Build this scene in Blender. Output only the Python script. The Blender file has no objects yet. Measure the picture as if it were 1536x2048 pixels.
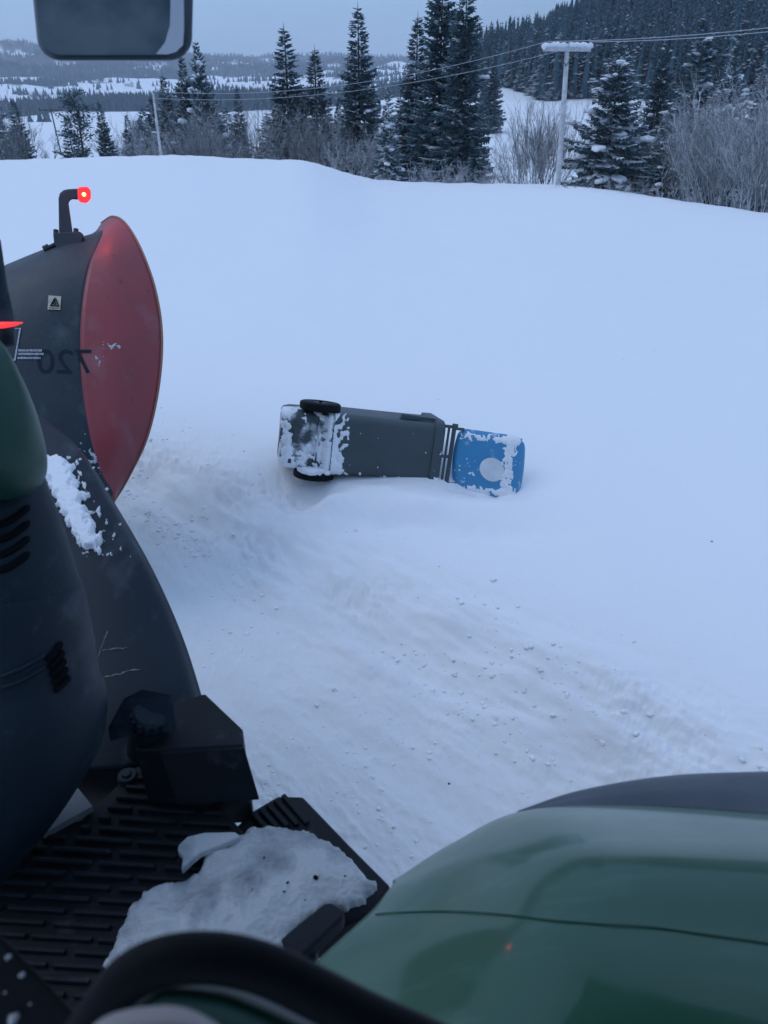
import bpy, bmesh, math, random
import numpy as np
from mathutils import Vector, Matrix
from mathutils.bvhtree import BVHTree

rng = random.Random(7)
sc = bpy.context.scene
COL = sc.collection
# ------------------------------------------------------------------ camera
CAMZ, F, PITCH = 2.7, 1479.0, math.radians(30)
cam = bpy.data.cameras.new("camera")
cam.sensor_fit = 'VERTICAL'; cam.sensor_height = 36; cam.lens = 26
cam.clip_start = 0.02; cam.clip_end = 20000
cam.dof.use_dof = True; cam.dof.focus_distance = 6.0; cam.dof.aperture_fstop = 5.0
camo = bpy.data.objects.new("camera", cam); COL.objects.link(camo)
camo.location = (0, 0, CAMZ); camo.rotation_euler = (math.radians(90) - PITCH, 0, 0)
sc.camera = camo
sc.render.resolution_x, sc.render.resolution_y = 768, 1024
sc.view_settings.view_transform = 'Standard'; sc.view_settings.look = 'None'
sc.view_settings.exposure = 0.17; sc.view_settings.gamma = 1.0
sc.cycles.use_denoising = True
sc.cycles.max_bounces = 6; sc.cycles.volume_bounces = 1; sc.cycles.transparent_max_bounces = 8
# ------------------------------------------------------------------ world + sun
SUN_EL, SUN_AZ = 52.0, -75.0          # azimuth measured from +Y to +X
w = bpy.data.worlds.new("World"); sc.world = w; w.use_nodes = True
nt = w.node_tree; N = nt.nodes; L = nt.links
bg = N["Background"]; bg.inputs["Strength"].default_value = 0.1
sky = N.new("ShaderNodeTexSky"); sky.sky_type = 'NISHITA'; sky.sun_disc = False
sky.sun_elevation = math.radians(SUN_EL); sky.sun_rotation = math.radians(SUN_AZ); sky.air_density = 1.0
sky.dust_density = 0.6; sky.ozone_density = 3.0
geo = N.new("ShaderNodeTexCoord"); sep = N.new("ShaderNodeSeparateXYZ"); L.new(geo.outputs["Generated"], sep.inputs[0])
ramp = N.new("ShaderNodeValToRGB"); L.new(sep.outputs["Z"], ramp.inputs[0])
e = ramp.color_ramp.elements
e[0].position = 0.0; e[0].color = (.282, .436, .650, 1)
e[1].position = 1.0; e[1].color = (.405, .58, .945, 1)
k = ramp.color_ramp.elements.new(0.06); k.color = (.268, .426, .655, 1)
k = ramp.color_ramp.elements.new(0.25); k.color = (.305, .475, .765, 1)
mp = N.new("ShaderNodeMapping"); L.new(geo.outputs["Generated"], mp.inputs[0]); mp.inputs["Scale"].default_value = (2.2, 2.2, 9)
nz = N.new("ShaderNodeTexNoise"); L.new(mp.outputs[0], nz.inputs["Vector"]); nz.inputs["Scale"].default_value = 1.3; nz.inputs["Detail"].default_value = 5
mr = N.new("ShaderNodeMapRange"); L.new(nz.outputs["Fac"], mr.inputs[0]); mr.inputs[3].default_value = 9.0; mr.inputs[4].default_value = 11.2
vm = N.new("ShaderNodeVectorMath"); vm.operation = 'SCALE'; L.new(ramp.outputs[0], vm.inputs[0]); L.new(mr.outputs[0], vm.inputs["Scale"])
mx = N.new("ShaderNodeMix"); mx.data_type = 'RGBA'; mx.inputs["Factor"].default_value = 0.9
L.new(sky.outputs[0], mx.inputs["A"]); L.new(vm.outputs[0], mx.inputs["B"]); L.new(mx.outputs["Result"], bg.inputs["Color"])
sd = bpy.data.lights.new("sun", 'SUN'); sd.energy = 0.5; sd.angle = math.radians(40); sd.color = (1, .985, .97)
so = bpy.data.objects.new("sun", sd); COL.objects.link(so)
sdir = Vector((math.sin(math.radians(SUN_AZ)) * math.cos(math.radians(SUN_EL)), math.cos(math.radians(SUN_AZ)) * math.cos(math.radians(SUN_EL)), math.sin(math.radians(SUN_EL))))
so.rotation_euler = sdir.to_track_quat('Z', 'Y').to_euler()

# ------------------------------------------------------------------ helpers
CAMP = Vector((0, 0, CAMZ)); cP, sP = math.cos(PITCH), math.sin(PITCH)
def dirn(px, py):
    u = (px - 768) / F; v = (1024 - py) / F
    return Vector((u, cP + v * sP, -sP + v * cP))
def P(px, py, d): return CAMP + dirn(px, py) * d
def Pz(px, py, z):
    k = dirn(px, py); return CAMP + k * ((z - CAMZ) / k.z)
def az_of(px, py=330):
    k = dirn(px, py); return math.atan2(k.x, k.y)

def make_mat(name, c1, c2=None, rough=.6, scale=8, bump=0, bscale=60, detail=5, metallic=0, spec=.5, lo=.35, hi=.65, coat=0, emit=None, es=0, coords='Object', rough2=None):
    m = bpy.data.materials.new(name); m.use_nodes = True
    n = m.node_tree.nodes; l = m.node_tree.links; b = n["Principled BSDF"]
    b.inputs["Base Color"].default_value = (*c1, 1); b.inputs["Roughness"].default_value = rough
    b.inputs["Metallic"].default_value = metallic; b.inputs["Specular IOR Level"].default_value = spec
    b.inputs["Coat Weight"].default_value = coat
    tc = n.new("ShaderNodeTexCoord")
    if c2 is not None:
        t = n.new("ShaderNodeTexNoise"); t.inputs["Scale"].default_value = scale; t.inputs["Detail"].default_value = detail
        l.new(tc.outputs[coords], t.inputs["Vector"])
        r = n.new("ShaderNodeMapRange"); r.inputs[1].default_value = lo; r.inputs[2].default_value = hi; l.new(t.outputs["Fac"], r.inputs[0])
        x = n.new("ShaderNodeMix"); x.data_type = 'RGBA'; l.new(r.outputs[0], x.inputs["Factor"])
        x.inputs["A"].default_value = (*c1, 1); x.inputs["B"].default_value = (*c2, 1); l.new(x.outputs["Result"], b.inputs["Base Color"])
        if rough2 is not None:
            q = n.new("ShaderNodeMapRange"); q.inputs[3].default_value = rough; q.inputs[4].default_value = rough2
            l.new(r.outputs[0], q.inputs[0]); l.new(q.outputs[0], b.inputs["Roughness"])
    if bump:
        t = n.new("ShaderNodeTexNoise"); t.inputs["Scale"].default_value = bscale; t.inputs["Detail"].default_value = 6
        l.new(tc.outputs[coords], t.inputs["Vector"])
        q = n.new("ShaderNodeBump"); q.inputs["Distance"].default_value = bump; q.inputs["Strength"].default_value = 1
        l.new(t.outputs["Fac"], q.inputs["Height"]); l.new(q.outputs[0], b.inputs["Normal"])
    if emit:
        b.inputs["Emission Color"].default_value = (*emit, 1); b.inputs["Emission Strength"].default_value = es
    return m

def snow_on_top(m, amount_lo, amount_hi, nscale, snow=(.8, .82, .85), nweight=1.0):
    """Mix in snow where faces look up, broken up by noise."""
    n = m.node_tree.nodes; l = m.node_tree.links; b = n["Principled BSDF"]
    g = n.new("ShaderNodeNewGeometry"); s = n.new("ShaderNodeSeparateXYZ"); l.new(g.outputs["Normal"], s.inputs[0])
    tc = n.new("ShaderNodeTexCoord"); t = n.new("ShaderNodeTexNoise"); t.inputs["Scale"].default_value = nscale; t.inputs["Detail"].default_value = 4
    l.new(tc.outputs["Object"], t.inputs["Vector"])
    a = n.new("ShaderNodeMath"); a.operation = 'MULTIPLY_ADD'; l.new(t.outputs["Fac"], a.inputs[0]); a.inputs[1].default_value = nweight; l.new(s.outputs["Z"], a.inputs[2])
    r = n.new("ShaderNodeMapRange"); r.inputs[1].default_value = amount_lo; r.inputs[2].default_value = amount_hi; l.new(a.outputs[0], r.inputs[0])
    x = n.new("ShaderNodeMix"); x.data_type = 'RGBA'; l.new(r.outputs[0], x.inputs["Factor"])
    src = b.inputs["Base Color"]
    if src.is_linked: l.new(src.links[0].from_socket, x.inputs["A"])
    else: x.inputs["A"].default_value = src.default_value
    x.inputs["B"].default_value = (*snow, 1); l.new(x.outputs["Result"], src)
    return m

def origin_of(p):
    o = Vector((0, 0, 0))
    while p is not None: o += p.location; p = p.parent
    return o
def link(name, verts, faces, mat, parent=None, smooth=True, world=True, mats=None, fm=None, sharp=None):
    me = bpy.data.meshes.new(name)
    if parent is not None and world:
        o0 = origin_of(parent); verts = [(v[0] - o0.x, v[1] - o0.y, v[2] - o0.z) for v in verts]
    me.from_pydata([tuple(v) for v in verts], [], faces); 
    for m in (mats or [mat]): me.materials.append(m)
    if fm is not None: me.polygons.foreach_set("material_index", fm)
    if smooth:
        me.polygons.foreach_set("use_smooth", [True] * len(me.polygons))
        if sharp: me.set_sharp_from_angle(angle=math.radians(sharp))
    me.update()
    o = bpy.data.objects.new(name, me); COL.objects.link(o)
    if parent is not None: o.parent = parent
    return o
def tag(o, label=None, cat=None, group=None, kind=None):
    if label: o["label"] = label
    if cat: o["category"] = cat
    if group: o["group"] = group
    if kind: o["kind"] = kind
    return o
def thing(name, loc, label, cat, group=None):
    o = bpy.data.objects.new(name, None); COL.objects.link(o); o.location = loc; o.empty_display_size = .2
    return tag(o, label, cat, group)
def copy_tree(o, parent=None):
    c = o.copy(); COL.objects.link(c); c.parent = parent
    for ch in list(o.children): copy_tree(ch, c)
    return c

class MB:
    def __init__(s): s.v = []; s.f = []; s.m = []
    def add(s, v, f, mi=0):
        k = len(s.v); s.v += [tuple(p) for p in v]; s.f += [tuple(i + k for i in q) for q in f]; s.m += [mi] * len(f)
    def build(s, name, mat, parent=None, smooth=True, world=True, mats=None, sharp=None):
        return link(name, s.v, s.f, mat, parent, smooth, world, mats, s.m if mats else None, sharp)
    def tube(s, pts, rad, n=8, cap=True, mi=0):
        pts = [Vector(p) for p in pts]
        if not isinstance(rad, (list, tuple)): rad = [rad] * len(pts)
        v = []; f = []; ref = None
        for i, p in enumerate(pts):
            t = (pts[min(i + 1, len(pts) - 1)] - pts[max(i - 1, 0)]).normalized()
            if ref is None:
                ref = t.orthogonal().normalized()
            ref = (ref - t * ref.dot(t)).normalized(); b = t.cross(ref)
            for k in range(n):
                a = 2 * math.pi * k / n; v.append(p + (ref * math.cos(a) + b * math.sin(a)) * rad[i])
        for i in range(len(pts) - 1):
            for k in range(n):
                f.append((i * n + k, i * n + (k + 1) % n, (i + 1) * n + (k + 1) % n, (i + 1) * n + k))
        if cap:
            f.append(tuple(range(n - 1, -1, -1))); f.append(tuple((len(pts) - 1) * n + k for k in range(n)))
        s.add(v, f, mi)
    def box(s, c, ax, ay, az, mi=0):
        c = Vector(c); v = []
        for k in (-1, 1):
            for j in (-1, 1):
                for i in (-1, 1): v.append(c + Vector(ax) * i + Vector(ay) * j + Vector(az) * k)
        s.add(v, [(0, 2, 3, 1), (4, 5, 7, 6), (0, 1, 5, 4), (2, 6, 7, 3), (0, 4, 6, 2), (1, 3, 7, 5)], mi)
    def prism(s, poly, off, mi=0):
        """poly: 3-D outline; off: extrusion vector."""
        n = len(poly); off = Vector(off); v = [Vector(p) for p in poly] + [Vector(p) + off for p in poly]
        f = [tuple(range(n)), tuple(range(2 * n - 1, n - 1, -1))] + [(i, i + n, (i + 1) % n + n, (i + 1) % n) for i in range(n)]
        s.add(v, f, mi)
def bevel(o, wd, seg=2, ang=30):
    m = o.modifiers.new("bevel", 'BEVEL'); m.width = wd; m.segments = seg; m.limit_method = 'ANGLE'; m.angle_limit = math.radians(ang)
    m.harden_normals = False
    return o
def fix_normals(o):
    bm = bmesh.new(); bm.from_mesh(o.data); bmesh.ops.recalc_face_normals(bm, faces=bm.faces); bm.to_mesh(o.data); bm.free(); return o
def catmull(pts, n):
    """Resample a polyline of Vectors smoothly into n points."""
    m = len(pts); out = []
    for i in range(n):
        t = i / (n - 1) * (m - 1); k = min(int(t), m - 2); t -= k
        p0 = pts[k - 1] if k > 0 else pts[0] * 2 - pts[1]
        p1, p2 = pts[k], pts[k + 1]
        p3 = pts[k + 2] if k + 2 < m else pts[-1] * 2 - pts[-2]
        out.append(.5 * ((2 * p1) + (p2 - p0) * t + (2 * p0 - 5 * p1 + 4 * p2 - p3) * t * t + (3 * p1 - p0 - 3 * p2 + p3) * t ** 3))
    return out
def loft_grid(rows, nu, nv):
    """rows of (px,py,d) or Vectors -> nv x nu grid of points."""
    rr = [catmull([p if isinstance(p, Vector) else P(*p) for p in r], nu) for r in rows]
    cols = [catmull([r[i] for r in rr], nv) for i in range(nu)]
    return [[cols[i][j] for i in range(nu)] for j in range(nv)]
def shell(grid, thick, away=None):
    """Solid shell from a grid: second layer pushed off along the normals facing away from the camera."""
    nv, nu = len(grid), len(grid[0]); v = [p for r in grid for p in r]; back = []
    for j in range(nv):
        for i in range(nu):
            a = grid[j][min(i + 1, nu - 1)] - grid[j][max(i - 1, 0)]; b = grid[min(j + 1, nv - 1)][i] - grid[max(j - 1, 0)][i]
            n = a.cross(b)
            n = n.normalized() if n.length > 1e-9 else Vector((0, 0, -1))
            if away is None:
                pass
            back.append((grid[j][i], n))
    # one consistent side: the one facing away from the camera on the whole
    tot = sum(n.dot((p - CAMP).normalized()) for p, n in back); sg = 1 if tot > 0 else -1
    if away is not None: sg = 1 if sum(n.dot(away) for p, n in back) > 0 else -1
    k = len(v); v = v + [p + n * sg * thick for p, n in back]; f = []
    for j in range(nv - 1):
        for i in range(nu - 1):
            a = j * nu + i; q = (a, a + 1, a + nu + 1, a + nu)
            f.append(q if sg < 0 else q[::-1]); q2 = tuple(x + k for x in q); f.append(q2[::-1] if sg < 0 else q2)
    bd = [i for i in range(nu)] + [j * nu + nu - 1 for j in range(1, nv)] + [(nv - 1) * nu + i for i in range(nu - 2, -1, -1)] + [j * nu for j in range(nv - 2, 0, -1)]
    for a, b in zip(bd, bd[1:] + bd[:1]): f.append((a, a + k, b + k, b))
    return v, f
def bvh_of(o):
    me = o.data; off = origin_of(o)
    return BVHTree.FromPolygons([v.co + off for v in me.vertices], [tuple(p.vertices) for p in me.polygons])
def drop(bvh, px, py, lift=.004):
    k = dirn(px, py).normalized(); h = bvh.ray_cast(CAMP, k)
    if h[0] is None: return None, None
    n = h[1] if h[1].dot(k) < 0 else -h[1]
    return h[0] + n * lift, n

def snow_sheet(name, bvh, x0, x1, y0, y1, fn, thick, mat, parent=None, step=1.6, seed=0.0, nscale=.11, amp=.9):
    """A ragged sheet of snow or frost lying on a surface; fn(px, py) > 0 where it lies."""
    xs = np.arange(x0, x1, step); ys = np.arange(y0, y1, step); X, Y = np.meshgrid(xs, ys)
    Vv = fn(X, Y) + amp * fbm(X * nscale * .8 + seed, Y * nscale * .8 - seed, 5, .5)
    ny, nx = X.shape; idx = {}; v = []; f = []
    for j in range(ny):
        for i in range(nx):
            if Vv[max(j - 1, 0):j + 2, max(i - 1, 0):i + 2].max() <= 0: continue
            p, n = drop(bvh, X[j, i], Y[j, i], 0)
            if p is None: continue
            h = thick * min(1.0, max(0.0, Vv[j, i]) * 1.6) ** .6 if Vv[j, i] > 0 else -.002
            idx[(j, i)] = len(v); v.append(p + n * (h + .0006 if h > 0 else h))
    for j in range(ny - 1):
        for i in range(nx - 1):
            k = [(j, i), (j, i + 1), (j + 1, i + 1), (j + 1, i)]
            if all(q in idx for q in k):
                q = [v[idx[c]] for c in k]
                if max((q[a] - q[a - 1]).length for a in range(4)) < .06: f.append(tuple(idx[c] for c in k))
    return link(name, v, f, mat, parent)
# noise
_perm = np.random.RandomState(3).permutation(512).astype(np.int64); _perm = np.concatenate([_perm, _perm])
_gr = np.random.RandomState(5).rand(512) * 2 * np.pi; _gx, _gy = np.cos(_gr), np.sin(_gr)
def perlin(x, y):
    xi = np.floor(x).astype(np.int64); yi = np.floor(y).astype(np.int64); xf = x - xi; yf = y - yi
    u = xf ** 3 * (xf * (xf * 6 - 15) + 10); v = yf ** 3 * (yf * (yf * 6 - 15) + 10)
    def g(ix, iy, dx, dy):
        h = _perm[(_perm[ix & 511] + iy) & 511]; return _gx[h] * dx + _gy[h] * dy
    a = g(xi, yi, xf, yf); b = g(xi + 1, yi, xf - 1, yf); c = g(xi, yi + 1, xf, yf - 1); d = g(xi + 1, yi + 1, xf - 1, yf - 1)
    return (a + u * (b - a)) * (1 - v) + (c + u * (d - c)) * v
def fbm(x, y, oct=4, gain=.5):
    s = 0; a = 1; 
    for i in range(oct): s = s + a * perlin(x * 2 ** i + 17.3 * i, y * 2 ** i - 9.1 * i); a *= gain
    return s
def sstep(a, b, x):
    t = np.clip((x - a) / (b - a), 0, 1); return t * t * (3 - 2 * t)

# ------------------------------------------------------------------ terrain
RR = [0, 3, 6, 12, 25, 38, 47, 56, 75, 110, 160, 220, 300, 400, 550, 800, 1200, 1800, 2500, 3300, 4200, 7000]
TAB = {
 -30: [.28, .28, .28, .30, .2, -.12, -.62, -2.5, -6, -10, -14, -16.5, -19, -20, -21, -21, -16, -2, 33, 100, 170, 100],
 -22: [.28, .28, .28, .30, .2, -.12, -.62, -2.5, -6, -10, -14, -16.5, -19, -20, -21, -21, -16, -2, 33, 95, 160, 90],
 -14: [.28, .28, .28, .30, .2, -.12, -.62, -2.5, -6, -10, -14, -16.5, -19, -20, -21, -21, -15, 0, 30, 80, 130, 90],
 -9: [.28, .28, .28, .28, .1, -.3, -1.0, -2.8, -6, -10, -14, -16, -18, -18, -18, -17, -10, 5, 33, 75, 118, 80],
 -5.6: [.28, .28, .28, .28, .05, -.35, -.95, -2.8, -6, -10, -14, -16, -18, -18, -18, -17, -10, 5, 35, 78, 115, 80],
 -1: [.28, .28, .28, .20, -.5, -1.4, -2.0, -3.5, -6.5, -9, -12, -13, -14, -14, -12, -8, 0, 15, 45, 80, 105, 80],
 3: [.28, .28, .28, .15, -.7, -1.6, -2.2, -3.6, -6.5, -8, -9, -7, -5, -5, -6, -4, 4, 18, 45, 78, 100, 80],
 6: [.28, .28, .28, .15, -.7, -1.6, -2.2, -3.6, -6.2, -6.8, -4.5, 0, 3.2, 2, 0, 0, 5, 20, 45, 75, 95, 80],
 9: [.28, .28, .28, .15, -.7, -1.6, -2.2, -3.6, -6.2, -6.8, -4.2, 0, 4.5, 8, 10, 12, 15, 20, 45, 70, 90, 80],
 12: [.28, .28, .28, .15, -.7, -1.6, -2.2, -3.6, -6.2, -6.8, -4, .4, 6.5, 18, 25, 30, 30, 30, 45, 70, 90, 80],
 15: [.28, .28, .28, .12, -.7, -1.6, -2.3, -3.7, -6.2, -6.6, -4, .8, 10, 32, 46, 50, 45, 40, 45, 70, 90, 80],
 20: [.28, .28, .28, .05, -.9, -1.75, -2.8, -4.2, -6.2, -6, -3.6, 1.6, 15, 45, 66, 80, 70, 60, 45, 70, 90, 80],
 26: [.28, .28, .27, .0, -1.1, -2.05, -3.6, -5, -6.3, -5.5, -3, 3, 20, 54, 85, 110, 110, 90, 60, 70, 90, 80],
 40: [.28, .28, .27, .0, -1.1, -2.05, -3.6, -5, -6.3, -5.5, -3, 3, 20, 54, 85, 110, 110, 90, 60, 70, 90, 80]}
AZK = np.array(sorted(TAB)); LR = np.log(np.array(RR, float) + 4); LRF = np.linspace(LR[0], LR[-1], 500)
T0 = np.array([np.interp(LRF, LR, TAB[a]) for a in AZK])
ker = np.exp(-np.linspace(-2.2, 2.2, 15) ** 2); ker /= ker.sum()
T0 = np.array([np.convolve(np.pad(t, 7, mode='edge'), ker, 'valid') for t in T0])
AZF = np.arange(-30, 40.1, .5)
T1 = np.array([np.interp(AZF, AZK, T0[:, i]) for i in range(500)]).T
T1 = np.array([np.convolve(np.pad(T1[:, i], 2, mode='edge'), np.ones(5) / 5, 'valid') for i in range(500)]).T
SX, SY, TX, TY = .69, .724, -.724, .69       # lateral (to the right of the road) and road direction
BIN_C = None
def ground(x, y, detail=True):
    x = np.asarray(x, float); y = np.asarray(y, float)
    r = np.hypot(x, y); az = np.degrees(np.arctan2(x, y))
    a = np.clip((np.clip(az, -30, 40) + 30) / .5, 0, len(AZF) - 1.001); i = a.astype(int); fa = a - i
    q = (np.log(r + 4) - LRF[0]) / (LRF[1] - LRF[0]); q = np.clip(q, 0, 498.999); j = q.astype(int); fq = q - j
    z = (T1[i, j] * (1 - fa) + T1[i + 1, j] * fa) * (1 - fq) + (T1[i, j + 1] * (1 - fa) + T1[i + 1, j + 1] * fa) * fq
    s = SX * x + SY * y; t = TX * x + TY * y
    kb = sstep(110, 62, np.abs(az)); kb = kb + (1 - kb) * (1 - sstep(20, 60, r)); z = z * kb - .8 * (1 - kb)
    far = sstep(90, 400, r)
    z = z + far * fbm(x / 260, y / 260, 4) * (np.minimum(r * .012, 14) + 26 * sstep(1800, 3000, r)) + sstep(15, 60, r) * (1 - far) * .12 * fbm(x / 9, y / 9, 3) + sstep(28, 42, r) * (1 - sstep(60, 90, r)) * .09 * fbm(x / 1.6, y / 1.6, 4)
    edge = s + .10 * fbm(t * .9, s * .4 + 5, 3) 
    m = sstep(1.7, 3.2, edge) + sstep(-3.0, -3.8, s) * (s < 0)
    m = np.where(r > 60, 1, m)
    zr = z * m
    if detail:
        near = 1 - sstep(14, 40, r)
        ridge = np.exp(-((edge - 2.45) / .42) ** 2) * near
        road = (1 - sstep(2.0, 2.6, s)) * near
        zr = zr + road * (.010 * fbm(t * 2.5, s * 5.0, 4, .6) + .012 * fbm(t * .7, s * 2.4, 2) + .034 * np.maximum(np.abs(fbm(t * 5, s * 9, 4, .62)) - .14, 0) * (.4 + sstep(1.6, .6, s)))
        zr = zr + ridge * (.052 * fbm(t * 1.3, s * 4.0, 4, .6) + .048 * np.abs(fbm(t * 5, s * 12, 4, .6)) * sstep(-.15, .35, fbm(t * .9 + 4, s * 2, 2)))
        zr = zr - near * (.065 * np.exp(-((edge - 2.28) / .10) ** 2) + .02 * np.exp(-((edge - 1.72) / .08) ** 2) + .015 * np.exp(-((edge - 1.1) / .10) ** 2)) * (.6 + .6 * fbm(t * .7, s, 2))
        zr = zr + near * .02 * np.exp(-((edge - 2.72) / .12) ** 2)
        fld = sstep(2.7, 3.3, s) * near
        zr = zr + fld * (.035 * fbm(x * .55, y * .55, 3) + .0025 * fbm(x * 2 + y, y * 7, 4))
        for (bx, by, bz, br, al) in BLOBS:
            d2 = ((x - bx) / br) ** 2 + ((y - by) / (br * al)) ** 2
            zr = zr + bz * np.exp(-d2) * (1 + .35 * fbm(x * 5, y * 5, 3))
    return zr
def blob(px, py, z0, h, r, al=1.0):
    p = Pz(px, py, z0); return (p.x, p.y, h, r, al)
BLOBS = [blob(612, 985, .28, -.10, .17), blob(560, 960, .28, -.05, .17), blob(760, 992, .28, .055, .32, .5), blob(870, 1018, .26, .05, .26, .45),
         blob(760, 1055, .22, -.05, .32, .35), blob(960, 1080, .22, -.05, .48, .3), blob(665, 1012, .25, .07, .15, .6), blob(1010, 1030, .22, .02, .27, .4), blob(985, 985, .2, -.13, .30, .55)]
def gz(x, y, detail=False): return float(ground(np.array([x]), np.array([y]), detail)[0])

def far_forest_mask(x, y):
    r = np.hypot(x, y); az = np.degrees(np.arctan2(x, y))
    n1 = fbm(x / 520 + 3, y / 330, 4, .55); n2 = fbm(x / 900 - 7, y / 700, 2)
    n3 = fbm(x / 150, y / 110, 3); v = n1 + .5 * n2 + .95 * n3 + sstep(2300, 3000, r) * .44 - .05
    v = v - (.27 - .12 * sstep(1150, 1400, r)) * sstep(2350, 2000, r) - 2 * ((az < -15.5 + 1.2 * np.sin(r / 60)) & (az > -26) & (r > 260) & (r < 800 + 60 * n1 * 3)) - .3 * np.exp(-((r - 420) / 130) ** 2) - .12 * np.exp(-((r - 1400) / 400) ** 2)
    left = sstep(-.02, .04, v) * sstep(240, 300, r)
    rk = 205 + 55 * sstep(11, 7, az) - 14 * sstep(13, 22, az) + 14 * fbm(az * .35, r * 0, 3)
    right = sstep(0, 6, r - rk)
    k = sstep(4.0, 6.0, az); right = right * (az < 70); left = left * (az > -70)
    return left * (1 - k) + right * k

def build_ground():
    rows = np.concatenate([np.geomspace(.5, 13, 620, endpoint=False), np.geomspace(13, 60, 190, endpoint=False), np.geomspace(60, 7000, 210)])
    azs = np.concatenate([np.linspace(-180, -75, 24, endpoint=False), np.linspace(-75, -33, 90, endpoint=False), np.linspace(-33, 33, 760, endpoint=False),
                          np.linspace(33, 75, 90, endpoint=False), np.linspace(75, 180, 24, endpoint=False)])
    A, R = np.meshgrid(np.radians(azs), rows); X = R * np.sin(A); Y = R * np.cos(A); Z = ground(X, Y)
    nr, na = X.shape; co = np.stack([X, Y, Z], -1).reshape(-1, 3)
    co = np.vstack([co, [[0, 0, 0]]])
    i = np.arange(nr - 1)[:, None] * na; j = np.arange(na)[None, :]; j2 = (j + 1) % na
    q = np.stack([i + j, i + na + j, i + na + j2, i + j2], -1).reshape(-1, 4)
    tri = np.stack([np.full(na, nr * na), np.arange(na), (np.arange(na) + 1) % na], -1)
    me = bpy.data.meshes.new("snow_ground"); me.vertices.add(len(co)); me.vertices.foreach_set("co", co.astype(np.float32).ravel())
    nl = q.size + tri.size; me.loops.add(nl); me.polygons.add(len(q) + len(tri))
    me.loops.foreach_set("vertex_index", np.concatenate([q.ravel(), tri.ravel()]).astype(np.int32))
    st = np.concatenate([np.arange(len(q)) * 4, len(q) * 4 + np.arange(len(tri)) * 3]).astype(np.int32)
    me.polygons.foreach_set("loop_start", st)
    me.polygons.foreach_set("use_smooth", np.ones(len(st), bool)); me.update(calc_edges=True); me.validate()
    x, y = co[:, 0], co[:, 1]; s = SX * x + SY * y; t = TX * x + TY * y; r = np.hypot(x, y)
    near = 1 - sstep(14, 40, r)
    dirt = .55 * near * (np.exp(-((s - 2.35) / .35) ** 2) * (.25 + 1.1 * np.clip(fbm(t * 1.4, s * 4, 4, .6) + .2, 0, 1)) + .28 * np.exp(-((s - 1.6) / .25) ** 2) * np.clip(fbm(t * 1.1 + 9, s * 3, 3) + .3, 0, 1))
    at = me.attributes.new("dirt", 'FLOAT', 'POINT'); at.data.foreach_set("value", np.clip(dirt, 0, 1).astype(np.float32))
    at = me.attributes.new("packed_shaded", 'FLOAT', 'POINT'); at.data.foreach_set("value", ((1 - sstep(1.1, 2.9, s + .15 * fbm(t, s, 3))) * near).astype(np.float32))  # packed snow grey; tractor shadow and window vignetting also darkened in here
    at = me.attributes.new("forest", 'FLOAT', 'POINT'); at.data.foreach_set("value", far_forest_mask(x, y).astype(np.float32))
    m = bpy.data.materials.new("snow_ground"); m.use_nodes = True; n = m.node_tree.nodes; l = m.node_tree.links; b = n["Principled BSDF"]
    b.inputs["Roughness"].default_value = .75; b.inputs["Specular IOR Level"].default_value = .25
    a1 = n.new("ShaderNodeAttribute"); a1.attribute_name = "dirt"; a2 = n.new("ShaderNodeAttribute"); a2.attribute_name = "forest"
    tc = n.new("ShaderNodeTexCoord")
    t1 = n.new("ShaderNodeTexNoise"); t1.inputs["Scale"].default_value = 9; t1.inputs["Detail"].default_value = 8; l.new(tc.outputs["Object"], t1.inputs["Vector"])
    mm = n.new("ShaderNodeMath"); mm.operation = 'MULTIPLY'; l.new(a1.outputs["Fac"], mm.inputs[0]); l.new(t1.outputs["Fac"], mm.inputs[1])
    x1 = n.new("ShaderNodeMix"); x1.data_type = 'RGBA'; l.new(mm.outputs[0], x1.inputs["Factor"])
    a0 = n.new('ShaderNodeAttribute'); a0.attribute_name = 'packed_shaded'; x0 = n.new('ShaderNodeMix'); x0.data_type = 'RGBA'; l.new(a0.outputs['Fac'], x0.inputs['Factor']); x0.inputs['A'].default_value = (.82, .835, .85, 1); x0.inputs['B'].default_value = (.70, .715, .725, 1); l.new(x0.outputs['Result'], x1.inputs['A']); x1.inputs["B"].default_value = (.50, .49, .48, 1)
    # scattered specks of grit
    vo = n.new("ShaderNodeTexVoronoi"); vo.inputs["Scale"].default_value = 2.6; l.new(tc.outputs["Object"], vo.inputs["Vector"])
    lt = n.new("ShaderNodeMath"); lt.operation = 'LESS_THAN'; l.new(vo.outputs["Distance"], lt.inputs[0]); lt.inputs[1].default_value = .021
    x3 = n.new("ShaderNodeMix"); x3.data_type = 'RGBA'; l.new(lt.outputs[0], x3.inputs["Factor"]); l.new(x1.outputs["Result"], x3.inputs["A"]); x3.inputs["B"].default_value = (.12, .11, .1, 1)
    x2 = n.new("ShaderNodeMix"); x2.data_type = 'RGBA'; l.new(a2.outputs["Fac"], x2.inputs["Factor"]); l.new(x3.outputs["Result"], x2.inputs["A"]); x2.inputs["B"].default_value = (.05, .06, .06, 1)
    l.new(x2.outputs["Result"], b.inputs["Base Color"])
    t2 = n.new("ShaderNodeTexNoise"); t2.inputs["Scale"].default_value = 38; t2.inputs["Detail"].default_value = 7; t2.inputs["Roughness"].default_value = .6; l.new(tc.outputs["Object"], t2.inputs["Vector"])
    bp = n.new("ShaderNodeBump"); bp.inputs["Distance"].default_value = .012; bp.inputs["Strength"].default_value = .35; l.new(t2.outputs["Fac"], bp.inputs["Height"]); l.new(bp.outputs[0], b.inputs["Normal"])
    me.materials.append(m)
    o = bpy.data.objects.new("snow_ground", me); COL.objects.link(o); tag(o, kind="structure"); return o
build_ground()

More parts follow.
